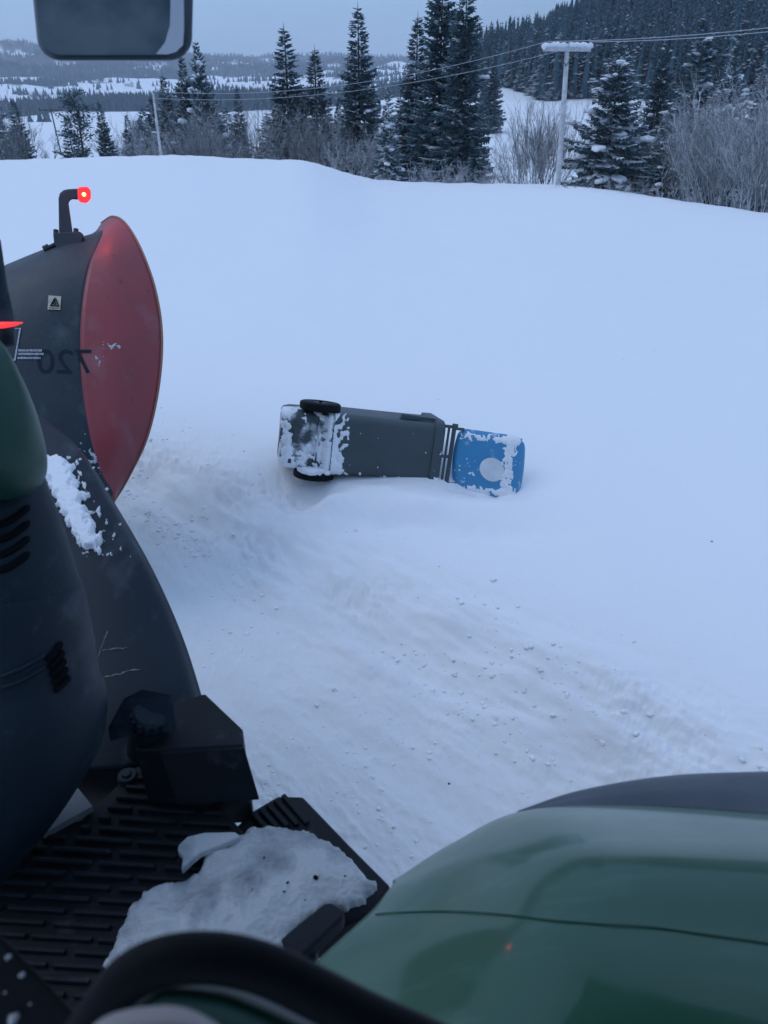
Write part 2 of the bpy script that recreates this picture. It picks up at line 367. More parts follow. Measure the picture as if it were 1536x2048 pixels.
# ------------------------------------------------------------------ materials
M = {}
M['snow_clod'] = make_mat('snow_clod', (.82, .83, .84), (.76, .76, .77), rough=.85, scale=5, spec=.2)
M['snow'] = make_mat("snow_lump", (.80, .82, .85), rough=.8, bump=.01, bscale=25, spec=.2)
M['bark'] = make_mat("bark", (.055, .045, .04), (.10, .085, .075), rough=.9, scale=3)
M['needles'] = snow_on_top(make_mat("needles", (.070, .130, .152), (.105, .165, .190), rough=.8, scale=.8, spec=.15), 1.40, 1.62, 1.1)  # pale blue veil of the window glass is put into this colour
M['needles_snowy'] = snow_on_top(make_mat("needles_snowy", (.070, .130, .152), (.105, .165, .190), rough=.8, scale=.8, spec=.15), 1.26, 1.52, 1.3)  # same glass veil mixed into the base colour
M['twig'] = snow_on_top(make_mat("twig", (.060, .066, .074), (.105, .115, .125), rough=.9, scale=1.2), .50, 1.1, 1.6)
M['twig_frost'] = snow_on_top(make_mat("twig_frost", (.095, .105, .115), (.17, .18, .19), rough=.9, scale=1.2), .40, 1.0, 1.6)
M['forest'] = snow_on_top(make_mat("forest", (.042, .090, .112), (.075, .122, .145), rough=.9, scale=.10, spec=.1), 1.32, 1.75, .30, nweight=1.0)  # blue veil of the cab window painted into the wood's colour
M['pole_wood'] = make_mat("pole_wood", (.42, .42, .42), (.60, .61, .62), rough=.85, scale=4)
M['steel_wire'] = make_mat("steel_wire", (.45, .47, .5), rough=.6)
M['blackp'] = make_mat("black_plastic", (.004, .013, .023), (.008, .019, .030), rough=.48, spec=.25, scale=5, bump=.0015, bscale=300, rough2=.6)
M['blackp_d'] = make_mat("black_plastic_dull", (.004, .007, .011), (.008, .013, .018), rough=.6, spec=.25, scale=7, bump=.002, bscale=240)
M['rubber'] = make_mat("rubber", (.006, .007, .009), rough=.6, spec=.12)
M['green'] = make_mat("green_paint", (.004, .080, .034), (.007, .090, .041), rough=.35, scale=3, spec=.5, coat=.42, rough2=.5)
M['green'].node_tree.nodes['Principled BSDF'].inputs['Coat IOR'].default_value = 1.6; M['green'].node_tree.nodes['Principled BSDF'].inputs['Coat Roughness'].default_value = .09

def film(m, col, stretch, lo, hi, fac, seed=0):
    n = m.node_tree.nodes; l = m.node_tree.links; b = n["Principled BSDF"]; tc = n.new("ShaderNodeTexCoord"); mpn = n.new("ShaderNodeMapping"); mpn.inputs["Scale"].default_value = stretch; mpn.inputs["Rotation"].default_value = (0, 0, .8)
    mpn.inputs["Location"].default_value = (seed, seed * .7, 0)
    l.new(tc.outputs["Object"], mpn.inputs[0]); t = n.new("ShaderNodeTexNoise"); t.inputs["Scale"].default_value = 1; t.inputs["Detail"].default_value = 8; t.inputs["Roughness"].default_value = .62; l.new(mpn.outputs[0], t.inputs["Vector"])
    r = n.new("ShaderNodeMapRange"); r.inputs[1].default_value = lo; r.inputs[2].default_value = hi; r.inputs[4].default_value = fac; l.new(t.outputs["Fac"], r.inputs[0])
    x = n.new("ShaderNodeMix"); x.data_type = 'RGBA'; l.new(r.outputs[0], x.inputs["Factor"]); src = b.inputs["Base Color"]
    if src.is_linked: l.new(src.links[0].from_socket, x.inputs["A"])
    else: x.inputs["A"].default_value = src.default_value
    x.inputs["B"].default_value = (*col, 1); l.new(x.outputs["Result"], src)
film(M['green'], (.12, .24, .20), (5, 22, 8), .54, .80, .35)
film(M['green'], (.02, .03, .03), (9, 9, 9), .62, .72, .35, 3)
film(M['blackp'], (.16, .19, .22), (7, 3, 7), .56, .80, .40)
film(M['blackp_d'], (.14, .16, .18), (11, 11, 11), .58, .80, .30)
M['green_dark'] = make_mat('green_paint_dark', (.008, .050, .034), (.011, .058, .04), rough=.4, spec=.3, scale=3)
M['ironblack'] = make_mat("plough_black", (.012, .024, .034), (.022, .037, .050), rough=.45, spec=.35, scale=3.5, bump=.003, bscale=30, rough2=.6)
M['red'] = make_mat("plough_red", (.26, .034, .040), (.21, .04, .048), rough=.38, scale=3, bump=.002, bscale=20, rough2=.55)
film(M['ironblack'], (.20, .22, .25), (4, 4, 1.5), .58, .80, .35); film(M['red'], (.30, .26, .28), (4, 4, 1.2), .55, .82, .35, 2); film(M['red'], (.05, .03, .035), (14, 14, 5), .62, .7, .6, 5)
M['orange'] = make_mat("orange_edge", (.26, .12, .08), rough=.5)
M['lampred'] = make_mat("lamp_red", (.5, .01, .01), rough=.25, emit=(1, .03, .03), es=.8)
M['lamphot'] = make_mat("lamp_hot", (1, .4, .2), emit=(1, .13, .04), es=14)
M['sticker'] = make_mat("sticker_cream", (.50, .44, .34), (.34, .31, .25), rough=.6, scale=30)
M['ink'] = make_mat("ink_dark", (.006, .007, .009), rough=.8, spec=.05)
M['white_ink'] = make_mat("white_ink", (.45, .47, .5), (.25, .27, .3), rough=.7, scale=60)
M['ice'] = None

# ------------------------------------------------------------------ trees
def spruce_mesh(H, Rm, seed, dens=1.0, ragged=.25, snow=.0, low=.04, droop=.5):
    r = random.Random(seed); cr = MB(); sn = MB()
    z = H * low; step = .30
    while z < H * .985:
        t = z / H
        Lm = Rm * (1 - t) ** 1.0 * (1 if t > .1 else .8 + 2 * t) * (1 + .12 * math.sin(z * 2.1 + seed)) + .08
        nb = max(5, int((6 + 5 * (1 - t)) * dens))
        a0 = r.random() * 6.28
        for b in range(nb):
            if r.random() < ragged * .35: continue
            a = a0 + 6.283 * b / nb + r.uniform(-.3, .3); Lb = Lm * r.uniform(1 - ragged * 1.3, 1 + ragged * .6)
            zz = z + r.uniform(-.16, .16); el0 = .45 * t - droop * (1 - t) * r.uniform(.5, 1.1)
            ca, sa = math.cos(a), math.sin(a); ns = max(2, int(Lb / .19))
            px, pz = .05, zz
            for k in range(ns):
                q = (k + .5) / ns; el = el0 + .55 * q * q - .15
                px += Lb / ns * math.cos(el); pz += Lb / ns * math.sin(el)
                sz = min(1, .30 + Lm * .75); wd = (.22 + .50 * (1 - q) * min(1, Lb)) * (.75 + .5 * r.random()) * sz * (1 if q > .2 else .6)
                c = Vector((ca * px, sa * px, pz)); fw = Vector((ca, sa, .35 * math.sin(el)))
                for sd in (-1, 1):
                    side = Vector((-sa, ca, 0)) * sd
                    tip = c + fw * (.24 + .2 * r.random()) * sz + side * wd + Vector((0, 0, -wd * r.uniform(.05, .5)))
                    m1 = c + side * wd * .55 - fw * .05 + Vector((0, 0, -.03)); m2 = c + fw * .26 + side * .06
                    cr.add([c, m1, tip, m2], [(0, 1, 2, 3)])
                # hanging spray
                hl = (.18 + .34 * (1 - t)) * r.uniform(.5, 1.3) * sz
                cr.add([c - fw * .14, c + fw * .16, c + fw * .12 + Vector((r.uniform(-.08, .08), r.uniform(-.08, .08), -hl)), c - fw * .06 + Vector((0, 0, -hl * .7))], [(0, 1, 2, 3)])
            if snow and r.random() < snow * (1.15 - .6 * t) and Lb > .35:
                q = r.uniform(.45, .95); n = r.randint(1, 3)
                for k in range(n):
                    rr = px * (q + .08 * k); c = Vector((ca * rr, sa * rr, zz + (pz - zz) * (q + .08 * k) + .07))
                    lump(sn, c, r.uniform(.12, .34) * (1.25 if snow > .2 else 1) * (.6 + .6 * (1 - t)), Vector((ca, sa, math.sin(el0) * .5)), r)
        z += step * r.uniform(.8, 1.2) * (1 if t < .75 else .75)
    # leader
    cr.add([(0.04, 0, H * .96), (-.04, .03, H * .96), (0, 0, H * 1.03)], [(0, 1, 2)]); cr.add([(0, .05, H * .96), (0, -.05, H * .96), (0.01, 0, H * 1.02)], [(0, 1, 2)])
    tk = MB(); tk.tube([(0, 0, -1.2), (0, 0, H * .35), (.02, 0, H * .98)], [H * .014, H * .010, .015], 7)
    return tk, cr, sn
_ico = None
def ico():
    global _ico
    if _ico is None:
        bm = bmesh.new(); bmesh.ops.create_icosphere(bm, subdivisions=2, radius=1); _ico = ([v.co.copy() for v in bm.verts], [tuple(v.index for v in f.verts) for f in bm.faces]); bm.free()
    return _ico
def lump(mb, c, s, ax, r, flat=.5, elong=1.5):
    v, f = ico(); ax = ax.normalized(); up = Vector((0, 0, 1)); sd = ax.cross(up); sd = sd.normalized() if sd.length > 1e-4 else Vector((1, 0, 0)); up = sd.cross(ax)
    o = Vector((r.random() * 9, r.random() * 9, r.random() * 9)); out = []
    for p in v:
        k = 1 + .28 * math.sin(p.x * 3.1 + o.x) * math.sin(p.y * 3.7 + o.y) + .15 * math.sin(p.z * 5 + o.z + p.x * 4)
        out.append(c + (ax * p.x * elong + sd * p.y + up * p.z * flat) * s * k)
    mb.add(out, f)
PROTO = {}
def proto_tree(key, name, H, tk, cr, sn, mat):
    root = bpy.data.objects.new(name, None); COL.objects.link(root)
    tk.build("trunk", M['bark'], root, world=False); cr.build("crown", mat, root, smooth=False, world=False)
    if sn.v: sn.build("snow_clumps", M['snow'], root, world=False)
    PROTO[key] = [root, H, False]
for key, H, Rm, seed, dn, rg, sw, mt in (("spruce", 14, 2.7, 1, 1.0, .25, .05, 'needles'), ("narrow", 14, 2.0, 2, 1.0, .28, .03, 'needles'), ("broad", 15, 3.5, 3, 1.15, .32, .05, 'needles'),
                                   ("snowy", 9, 2.1, 4, .95, .35, .28, 'needles_snowy'), ("bigsnowy", 10, 3.8, 5, 1.15, .34, .30, 'needles_snowy'), ("ragged", 12, 2.8, 6, .9, .5, .14, 'needles')):
    proto_tree(key, "spruce_tree", H, *spruce_mesh(H, Rm, seed, dn, rg, sw), M[mt])

def pine_mesh(seed):
    r = random.Random(seed); cr = MB(); sn = MB(); tk = MB(); H = 11
    tk.tube([(0, 0, -1), (.1, 0, 4), (-.1, .1, 8), (0, 0, 10.5)], [.17, .14, .09, .03], 7)
    for k in range(70):
        t = r.random() ** .8; z = 2.2 + 8.4 * t; a = r.random() * 6.28; L = 2.4 * math.sin(math.pi * min(1, .22 + .78 * (1 - t))) * r.uniform(.4, 1.05)
        end = Vector((math.cos(a) * L, math.sin(a) * L, z + L * .25)); st = Vector((0, 0, z - .3)); tk.tube([st, (st + end) / 2 + Vector((0, 0, .1)), end], [.05, .035, .012], 4, False)
        for q in range(int(14 + 30 * L / 2.4)):
            f = r.uniform(.45, 1.05); c = st.lerp(end, f) + Vector((r.gauss(0, .3), r.gauss(0, .3), r.gauss(.05, .17)))
            d1 = Vector((r.gauss(0, 1), r.gauss(0, 1), r.gauss(0, .6))).normalized(); d2 = d1.orthogonal().normalized() if r.random() < .5 else d1.cross(Vector((0, 0, 1))).normalized(); s = r.uniform(.14, .30)
            cr.add([c, c + d1 * s + d2 * s * .5, c + d1 * s * 1.6, c + d1 * s - d2 * s * .5], [(0, 1, 2, 3)])
    return tk, cr, sn
proto_tree("pine", "pine_tree", 11, *pine_mesh(11), M['needles'])

def bare_mesh(H, seed, stems, spread, up=.9, twig=1.0, lean=0.0, arch=.0, thick=1.0):
    r = random.Random(seed); mb = MB()
    def grow(p, d, L, rad, lv):
        n = 4 if lv < 2 else 3; pts = [p.copy()]; q = p.copy(); dd = d.copy(); ds = [dd.copy()]
        for k in range(n):
            dd = (dd + Vector((r.gauss(0, .11), r.gauss(0, .11), r.gauss(.03, .07) - arch * (k / n) * (lv > 0)))).normalized(); q = q + dd * L / n; pts.append(q.copy()); ds.append(dd.copy())
        mb.tube(pts, [rad * (1 - .72 * k / n) for k in range(n + 1)], 3 if lv else 5, False)
        if lv >= 3: return
        nc = {0: 7, 1: 5, 2: 4}[lv]; nc = max(2, int(nc * twig * r.uniform(.8, 1.25)))
        for k in range(nc):
            f = r.uniform(.25, 1.0); i = min(int(f * n), n - 1); base = pts[i].lerp(pts[i + 1], f * n - i)
            sd = Vector((r.gauss(0, 1), r.gauss(0, 1), r.gauss(0, .5))); sd = (sd - ds[i] * sd.dot(ds[i])).normalized()
            grow(base, (ds[i] * r.uniform(.75, 1.1) + sd * r.uniform(.35, .75) + Vector((0, 0, .15 * up))).normalized(), L * r.uniform(.28, .5), max(rad * .5, .006), lv + 1)
    for s in range(stems):
        a = r.random() * 6.283; tl = spread * math.sqrt(r.random())
        d = Vector((math.cos(a) * tl + lean, math.sin(a) * tl, up)).normalized()
        grow(Vector((math.cos(a) * .35 * r.random() * stems ** .4, math.sin(a) * .35 * r.random() * stems ** .4, -.5)), d, H * r.uniform(.55, .85), (H * .0042 + .006) * thick, 0)
    return mb
def proto_bare(key, name, H, mb, mat):
    o = mb.build(name, M[mat], None, world=False); PROTO[key] = [o, H, False]
proto_bare("bush", "bare_bush", 4, bare_mesh(4, 21, 20, .75, .8, 1.15), 'twig_frost')
proto_bare("thicket", "bare_bush", 6, bare_mesh(6, 22, 26, .55, 1.0, 1.15), 'twig')
proto_bare("willow", "willow_shrub", 6, bare_mesh(6, 23, 46, .60, 1.0, 1.1), 'twig_frost')
proto_bare("birch", "bare_tree", 8, bare_mesh(8, 24, 3, .20, 1.2, 1.3, thick=2.2), 'twig')
proto_bare("low", "bare_bush", 1.6, bare_mesh(1.6, 25, 18, 1.0, .6, .9), 'twig_frost')

def place(key, px, ytop, D, label, cat, group=None, ybase=None, wide=1.0, lean=0.0, name=None):
    """Stand a tree at horizontal distance D in the direction of px, as tall as its top at ytop asks."""
    root, H, used = PROTO[key]
    if used: o = copy_tree(root)
    else: o = root; PROTO[key][2] = True
    yref = ybase if ybase is not None else 330
    k = dirn(px, yref); sc_ = D / math.hypot(k.x, k.y); x, y = k.x * sc_, k.y * sc_; zb = gz(x, y) - .1
    kt = dirn(px, ytop); zt = CAMZ + kt.z * D / math.hypot(kt.x, kt.y)
    s = max((zt - zb) / H, .05)
    o.location = (x, y, zb); o.scale = (s * wide, s * wide, s); o.rotation_euler = (lean * .3, lean, rng.random() * 6.28 if not lean else 0)
    return tag(o, label, cat, group)
GT = "spruces along the field edge"; GB = "bare bushes along the field edge"
ST = "spruce tree"
place("ragged", 8, 128, 70, "ragged spruce at the very left end of the tree line", ST, GT)
place("spruce", 52, 196, 66, "short dense spruce beside the ragged one at the left end of the tree line", ST, GT, wide=1.15)
place("pine", 172, 178, 62, "round-crowned dark pine right of the small bare tree on the white field", "pine tree", wide=.95)
place("spruce", 218, 200, 60, "spruce touching the right side of the round-crowned pine", ST, GT)
place("broad", 348, 150, 74, "dark spruce rising just right of the thin middle utility pole", ST, GT)
place("broad", 388, 112, 68, "dense dark spruce left of the tall snow-dusted spruce in the left cluster", ST, GT)
place("bigsnowy", 418, 86, 66, "tall snow-dusted spruce, highest of the left cluster beyond the field crest", ST, GT, wide=.62)
place("narrow", 486, 172, 64, "small slim spruce standing alone between the left cluster and the middle spruces", ST, GT)
place("narrow", 583, 52, 66, "slim pointed spruce left of the shorter slim one, in the middle of the tree line", ST, GT, wide=1.5)
place("narrow", 638, 94, 66, "shorter slim spruce between two taller pointed spruces", ST, GT, wide=1.5)
place("spruce", 720, 12, 60, "tall conical spruce left of the giant pair, its top clear against the sky", ST, GT, wide=1.15)
place("snowy", 776, 172, 50, "small spruce hung with thick snow clumps in front of the giant pair", ST, wide=.82)
place("narrow", 830, 28, 58, "thin spruce leaning against the left side of the giant pair", ST, GT, wide=1.3)
place("broad", 874, -95, 56, "left spruce of the giant pair, its top cut off by the picture edge", ST, GT, wide=.92)
place("broad", 918, -60, 54, "right spruce of the giant pair with long ragged lower branches", ST, GT, wide=.98)
place("ragged", 700, 190, 63, "low ragged spruce filling the gap left of the tall conical spruce", ST, GT, wide=1.4)
place("spruce", 660, 215, 68, "low dark spruce at the foot of the shorter slim spruce", ST, GT, wide=1.3)
place("spruce", 560, 200, 74, "low dark spruce behind the foot of the slim pointed spruce", ST, GT, wide=1.3)
place("ragged", 440, 190, 76, "low spruce half hidden right of the tall snow-dusted spruce", ST, GT, wide=1.3)
place("ragged", 300, 215, 84, "low distant spruce left of the thin middle utility pole", ST, GT, wide=1.4)
place("bigsnowy", 1212, 84, 52, "broad snow-laden spruce right behind the large utility pole", ST, GT, wide=1.12)
place("ragged", 1362, 30, 60, "tall dark spruce right of the broad snow-laden one, against the wooded hill", ST, GT, wide=1.2)
place("ragged", 1335, 190, 50, "half-hidden ragged spruce behind the leaning birch trunks", ST, GT, wide=1.3)
place("spruce", 976, 98, 150, "far spruce on the slope edge, taller of the two right of the giant pair", ST, GT, wide=1.1)
place("spruce", 964, 112, 152, "far spruce on the slope edge, shorter of the two right of the giant pair", ST, GT, wide=1.1)
for k, (key, px, yt, D, wd) in enumerate((("spruce", 320, 190, 80, 1.5), ("ragged", 372, 175, 78, 1.5), ("spruce", 405, 200, 74, 1.5), ("broad", 268, 228, 92, 1.1), ("spruce", 462, 215, 80, 1.5), ("ragged", 150, 235, 80, 1.5))):
    place(key, px, yt, D, "dark undergrowth spruce crowded between the taller trees of the left cluster", ST, "undergrowth spruces of the left cluster", wide=wd)
for k, (key, px, yt, D, wd) in enumerate((("spruce", 610, 205, 74, 1.6), ("broad", 680, 200, 72, 1.0), ("spruce", 748, 180, 66, 1.4), ("ragged", 800, 190, 64, 1.5), ("spruce", 815, 160, 62, 1.2), ("ragged", 540, 225, 80, 1.6), ("broad", 770, 215, 70, 1.1), ("spruce", 855, 200, 60, 1.3))):
    place(key, px, yt, D, "dark undergrowth spruce crowded between the slim spruces and the giant pair", ST, "undergrowth spruces of the middle trees", wide=wd)
for k, (key, px, yt, D, wd) in enumerate((("ragged", 1400, 170, 62, 1.3), ("spruce", 1320, 235, 55, 1.5), ("ragged", 1375, 250, 52, 1.4), ("spruce", 1250, 250, 58, 1.5))):
    place(key, px, yt, D, "dark undergrowth spruce crowded behind the leaning birch on the right", ST, "undergrowth spruces on the right", wide=wd)
place("broad", 1296, 66, 64, "dark tall spruce just right of the broad snow-laden spruce", ST, GT, wide=.8)
place("bigsnowy", 1428, 112, 58, "snow-dusted spruce rising above the willow shrubs left of the largest one", ST, GT, wide=.85)
place("spruce", 1500, 96, 68, "dark spruce rising behind the largest pale willow shrub", ST, GT, wide=1.2)
BB = "bush"
place("birch", 92, 215, 115, "small bare tree standing alone on the white field at the left", "bare tree")
place("birch", 1325, 170, 49, "bare birch with twin leaning trunks in front of the dark spruces", "birch tree", lean=.16)
place("willow", 1470, 150, 44, "largest pale willow shrub of upright stems at the right end of the tree line", "shrub", wide=.95)
place("willow", 1545, 165, 41, "willow shrub cut off by the right edge of the picture", "shrub", wide=.95)
place("willow", 1408, 185, 47, "willow shrub between the dark spruce and the largest pale willow", "shrub", wide=.8)
place("thicket", 1072, 172, 52, "tall bare bush just left of the large utility pole", BB, GB, wide=.75)
place("thicket", 1108, 200, 55, "bare bush directly behind the large utility pole", BB, GB, wide=.7)
place("bush", 1040, 250, 50, "rounded bare bush at the edge of the open white slope", BB, GB, wide=.9)
place("thicket", 1262, 210, 57, "bare bush in the gap behind the broad snow-laden spruce", BB, GB, wide=.7)
place("bush", 705, 240, 52, "frosty bare bush left of the small snow-clumped spruce", BB, GB)
place("thicket", 660, 215, 58, "bare bush in front of the two slim pointed spruces", BB, GB, wide=.8)
place("thicket", 520, 185, 62, "tall pale bare bush between the small slim spruce and the slim pointed spruce", BB, GB, wide=.8)
place("bush", 460, 220, 62, "frosty bare bush in front of the left spruce cluster", BB, GB)
place("bush", 275, 225, 62, "frosty bare bush left of the thin middle utility pole", BB, GB)
place("bush", 350, 215, 62, "frosty bare bush right of the thin middle utility pole", BB, GB)
place("thicket", 20, 200, 62, "bare bush in front of the leftmost spruce", BB, GB, wide=.7)
place("thicket", 408, 195, 60, "bare bush below the tall snow-dusted spruce", BB, GB, wide=.9)
place("thicket", 600, 210, 60, "bare bush at the foot of the slim pointed spruce", BB, GB, wide=.9)
for k, (px, yt, D, lb) in enumerate(((835, 300, 49, "low frosty bush right of the small snow-clumped spruce"), (905, 290, 49, "low frosty bush at the foot of the giant pair, right part"),
        (985, 318, 50, "low bush on the crest below the open white slope"), (868, 312, 48, "low frosty bush at the foot of the giant pair, left part"), (1020, 322, 49, "low bush left of the rounded bare bush on the crest"),
        (1145, 335, 45, "snow-covered low bush at the foot of the large utility pole"), (740, 318, 50, "low bush on the slope left of the small snow-clumped spruce"), (1400, 330, 43, "low bush under the willow shrubs on the right"),
        (1240, 335, 46, "low bush at the foot of the broad snow-laden spruce"), (948, 300, 51, "low bush under the ragged branches of the right giant spruce"), (650, 300, 50, "low bush where the field crest starts to dip"), (560, 285, 55, "low bush on the crest at the foot of the slim pointed spruce"))):
    place("low", px, yt, D, lb, BB, "low bushes on the field crest")

# ------------------------------------------------------------------ far woods (masses), houses
def cone_tree(mb, x, y, z, h, rad, r, tiers, n):
    zz = z + h * .04
    for k in range(tiers):
        f = k / tiers; rb = rad * (1 - f) ** .85 * r.uniform(.85, 1.15); top = z + h * min(1, (k + 1.75) / tiers); b = len(mb.v)
        mb.v.append((x, y, top)); a0 = r.random() * 6.28
        for i in range(n):
            q = rb * (r.uniform(.95, 1.25) if i % 2 else r.uniform(.5, .75)); a = a0 + 6.283 * i / n
            mb.v.append((x + math.cos(a) * q, y + math.sin(a) * q, z + h * (.05 + .93 * f) - (.02 * h if i % 2 else -.02 * h)))
        for i in range(n): mb.f.append((b, b + 1 + i, b + 1 + (i + 1) % n))
        mb.m += [0] * n
def spray_tree(mb, x, y, z, h, rad, r):
    b = len(mb.v); mb.v.append((x, y, z + h)); n = 6
    for i in range(n): a = 6.283 * i / n; mb.v.append((x + math.cos(a) * rad * .45, y + math.sin(a) * rad * .45, z))
    for i in range(n): mb.f.append((b, b + 1 + i, b + 1 + (i + 1) % n))
    mb.m += [0] * n
    for k in range(64):
        t = .04 + .93 * r.random() ** 1.25; q = rad * (1 - t) ** .9 * r.uniform(.75, 1.2) + .12; a = r.random() * 6.283; ca, sa = math.cos(a), math.sin(a); zz = z + h * t; s_ = (.30 + .55 * (1 - t)) * r.uniform(.7, 1.3); dz = r.uniform(.2, .7) * s_
        b = len(mb.v); mb.v += [(x + ca * q * .25, y + sa * q * .25, zz + .25), (x + ca * q * .8 - sa * s_, y + sa * q * .8 + ca * s_, zz - dz), (x + ca * q * 1.15, y + sa * q * 1.15, zz - dz * .7), (x + ca * q * .8 + sa * s_, y + sa * q * .8 - ca * s_, zz - dz)]
        mb.f.append((b, b + 1, b + 2, b + 3)); mb.m.append(0)
def hill_wood():
    r = random.Random(31); mb = MB(); n = 0; pts = []
    for k in range(30000):
        az = math.radians(r.uniform(4.8, 36)); D = math.sqrt(r.uniform(190 ** 2, 560 ** 2)); pts.append((D * math.sin(az), D * math.cos(az)))
    xy = np.array(pts); mk = far_forest_mask(xy[:, 0], xy[:, 1]); z = ground(xy[:, 0], xy[:, 1], False)
    for (x, y), q, zz in zip(pts, mk, z):
        if q < .5: continue
        D = math.hypot(x, y)
        if r.random() > (.8 if D < 360 else .42): continue
        h = r.uniform(7, 15) if r.random() < .8 else r.uniform(14, 19)
        if D < 330: spray_tree(mb, x, y, zz - .5, h, h * r.uniform(.14, .20), r)
        else: cone_tree(mb, x, y, zz - .5, h, h * r.uniform(.13, .19), r, 6 if D < 400 else 4, 8)
    return tag(mb.build("hill_forest", M['forest'], smooth=False), "dark spruce forest covering the near hill on the right", "forest", kind="stuff")
hill_wood()
def valley_wood():
    r = random.Random(32); mb = MB(); pts = []
    for k in range(60000):
        az = math.radians(r.uniform(-34, 8)); D = 250 * (4300 / 250) ** (r.random() ** .8); pts.append((D * math.sin(az), D * math.cos(az)))
    xy = np.array(pts); mk = far_forest_mask(xy[:, 0], xy[:, 1]); z = ground(xy[:, 0], xy[:, 1], False)
    for (x, y), q, zz in zip(pts, mk, z):
        D = math.hypot(x, y)
        if q < .4 and (D < 900 or r.random() > .025): continue
        h = r.uniform(6, 13) * (1 if D < 1500 else 1.3)
        cone_tree(mb, x, y, zz - .6, h, h * r.uniform(.18, .30), r, 3 if D < 900 else 2, 6)
    return tag(mb.build("valley_forest", M['forest'], smooth=False), "patches of distant dark forest across the snowy valley", "forest", kind="stuff")
valley_wood()

M['house_red'] = make_mat("house_red", (.28, .05, .04), rough=.8); M['house_white'] = make_mat("house_white", (.6, .58, .52), rough=.8); M['house_yellow'] = make_mat("house_yellow", (.5, .36, .16), rough=.8)
M['roof_snow'] = make_mat("roof_snow", (.78, .8, .83), rough=.8); M['win_lit'] = make_mat("window_lit", (.9, .6, .3), emit=(1, .55, .22), es=.7); M['win_dark'] = make_mat("window_dark", (.03, .03, .04), rough=.2)
def house(px, py, D, mat, label, wd=12, lit=False):
    k = dirn(px, py); s = D / math.hypot(k.x, k.y); x, y = k.x * s, k.y * s; z = gz(x, y) - .6
    t = thing("farmhouse", (x, y, z), label, "house", "houses across the valley")
    a = rng.uniform(-.5, .5); ax = Vector((math.cos(a), math.sin(a), 0)); ay = Vector((-math.sin(a), math.cos(a), 0)); up = Vector((0, 0, 1)); dp = wd * .36; o = Vector((x, y, z)); hh = 5.0
    mb = MB(); c = [o + ax * i * wd / 2 + ay * j * dp for i, j in ((-1, -1), (1, -1), (1, 1), (-1, 1))]
    g = [o + ax * wd / 2 * i + up * (hh + dp * .8) for i in (-1, 1)]
    mb.add(c + [p + up * hh for p in c] + g, [(0, 1, 5, 4), (1, 2, 6, 5), (2, 3, 7, 6), (3, 0, 4, 7), (4, 8, 7), (5, 6, 9)]); mb.build("wall", mat, t, smooth=False)
    rf = MB()
    for sgn in (-1, 1):
        q = [o + ax * i * (wd / 2 + .5) + ay * sgn * (dp + .6) + up * (hh - .4) for i in (-1, 1)] + [o + ax * i * (wd / 2 + .5) + up * (hh + dp * .8 + .15) for i in (1, -1)]
        rf.prism(q, Vector((0, 0, .45)))
    r_ = rf.build("roof", M['roof_snow'], t, smooth=False)
    ch = MB(); ch.box(o + ax * wd * .15 + up * (hh + dp * .8 + .7), ax * .5, ay * .5, up * .9); ch.build("chimney", M['bark'], r_, smooth=False)
    for i in (-.3, .05, .32):
        wn = MB(); wn.box(o + ax * wd * i - ay * (dp + .06) + up * 2.8, ax * .8, ay * .05, up * .8); wn.build("window", M['win_lit'] if lit else M['win_dark'], t, smooth=False)
for a in ((40, 141, 1900, 'house_red', "red house nearest the left edge of the picture, high on the far valley side", 16, False), (150, 155, 1500, 'house_yellow', "yellow house in the far fields right of the red house by the left edge", 14, True),
          (172, 160, 1400, 'house_white', "white house with lit windows in the far fields under the mirror", 13, True), (255, 150, 1700, 'house_white', "white house below the right half of the mirror", 14, False),
          (450, 160, 1500, 'house_red', "red house just right of the tall snow-dusted spruce", 12, False), (536, 172, 1250, 'house_red', "red barn with snowy roof between the small slim and slim pointed spruces", 15, False),
          (518, 172, 1300, 'house_white', "long low white building left of the red barn", 15, False), (118, 198, 1150, 'house_yellow', "small house with lit windows at the far end of the left white field", 7, True)):
    house(a[0], a[1], a[2], M[a[3]], a[4], a[5], a[6])

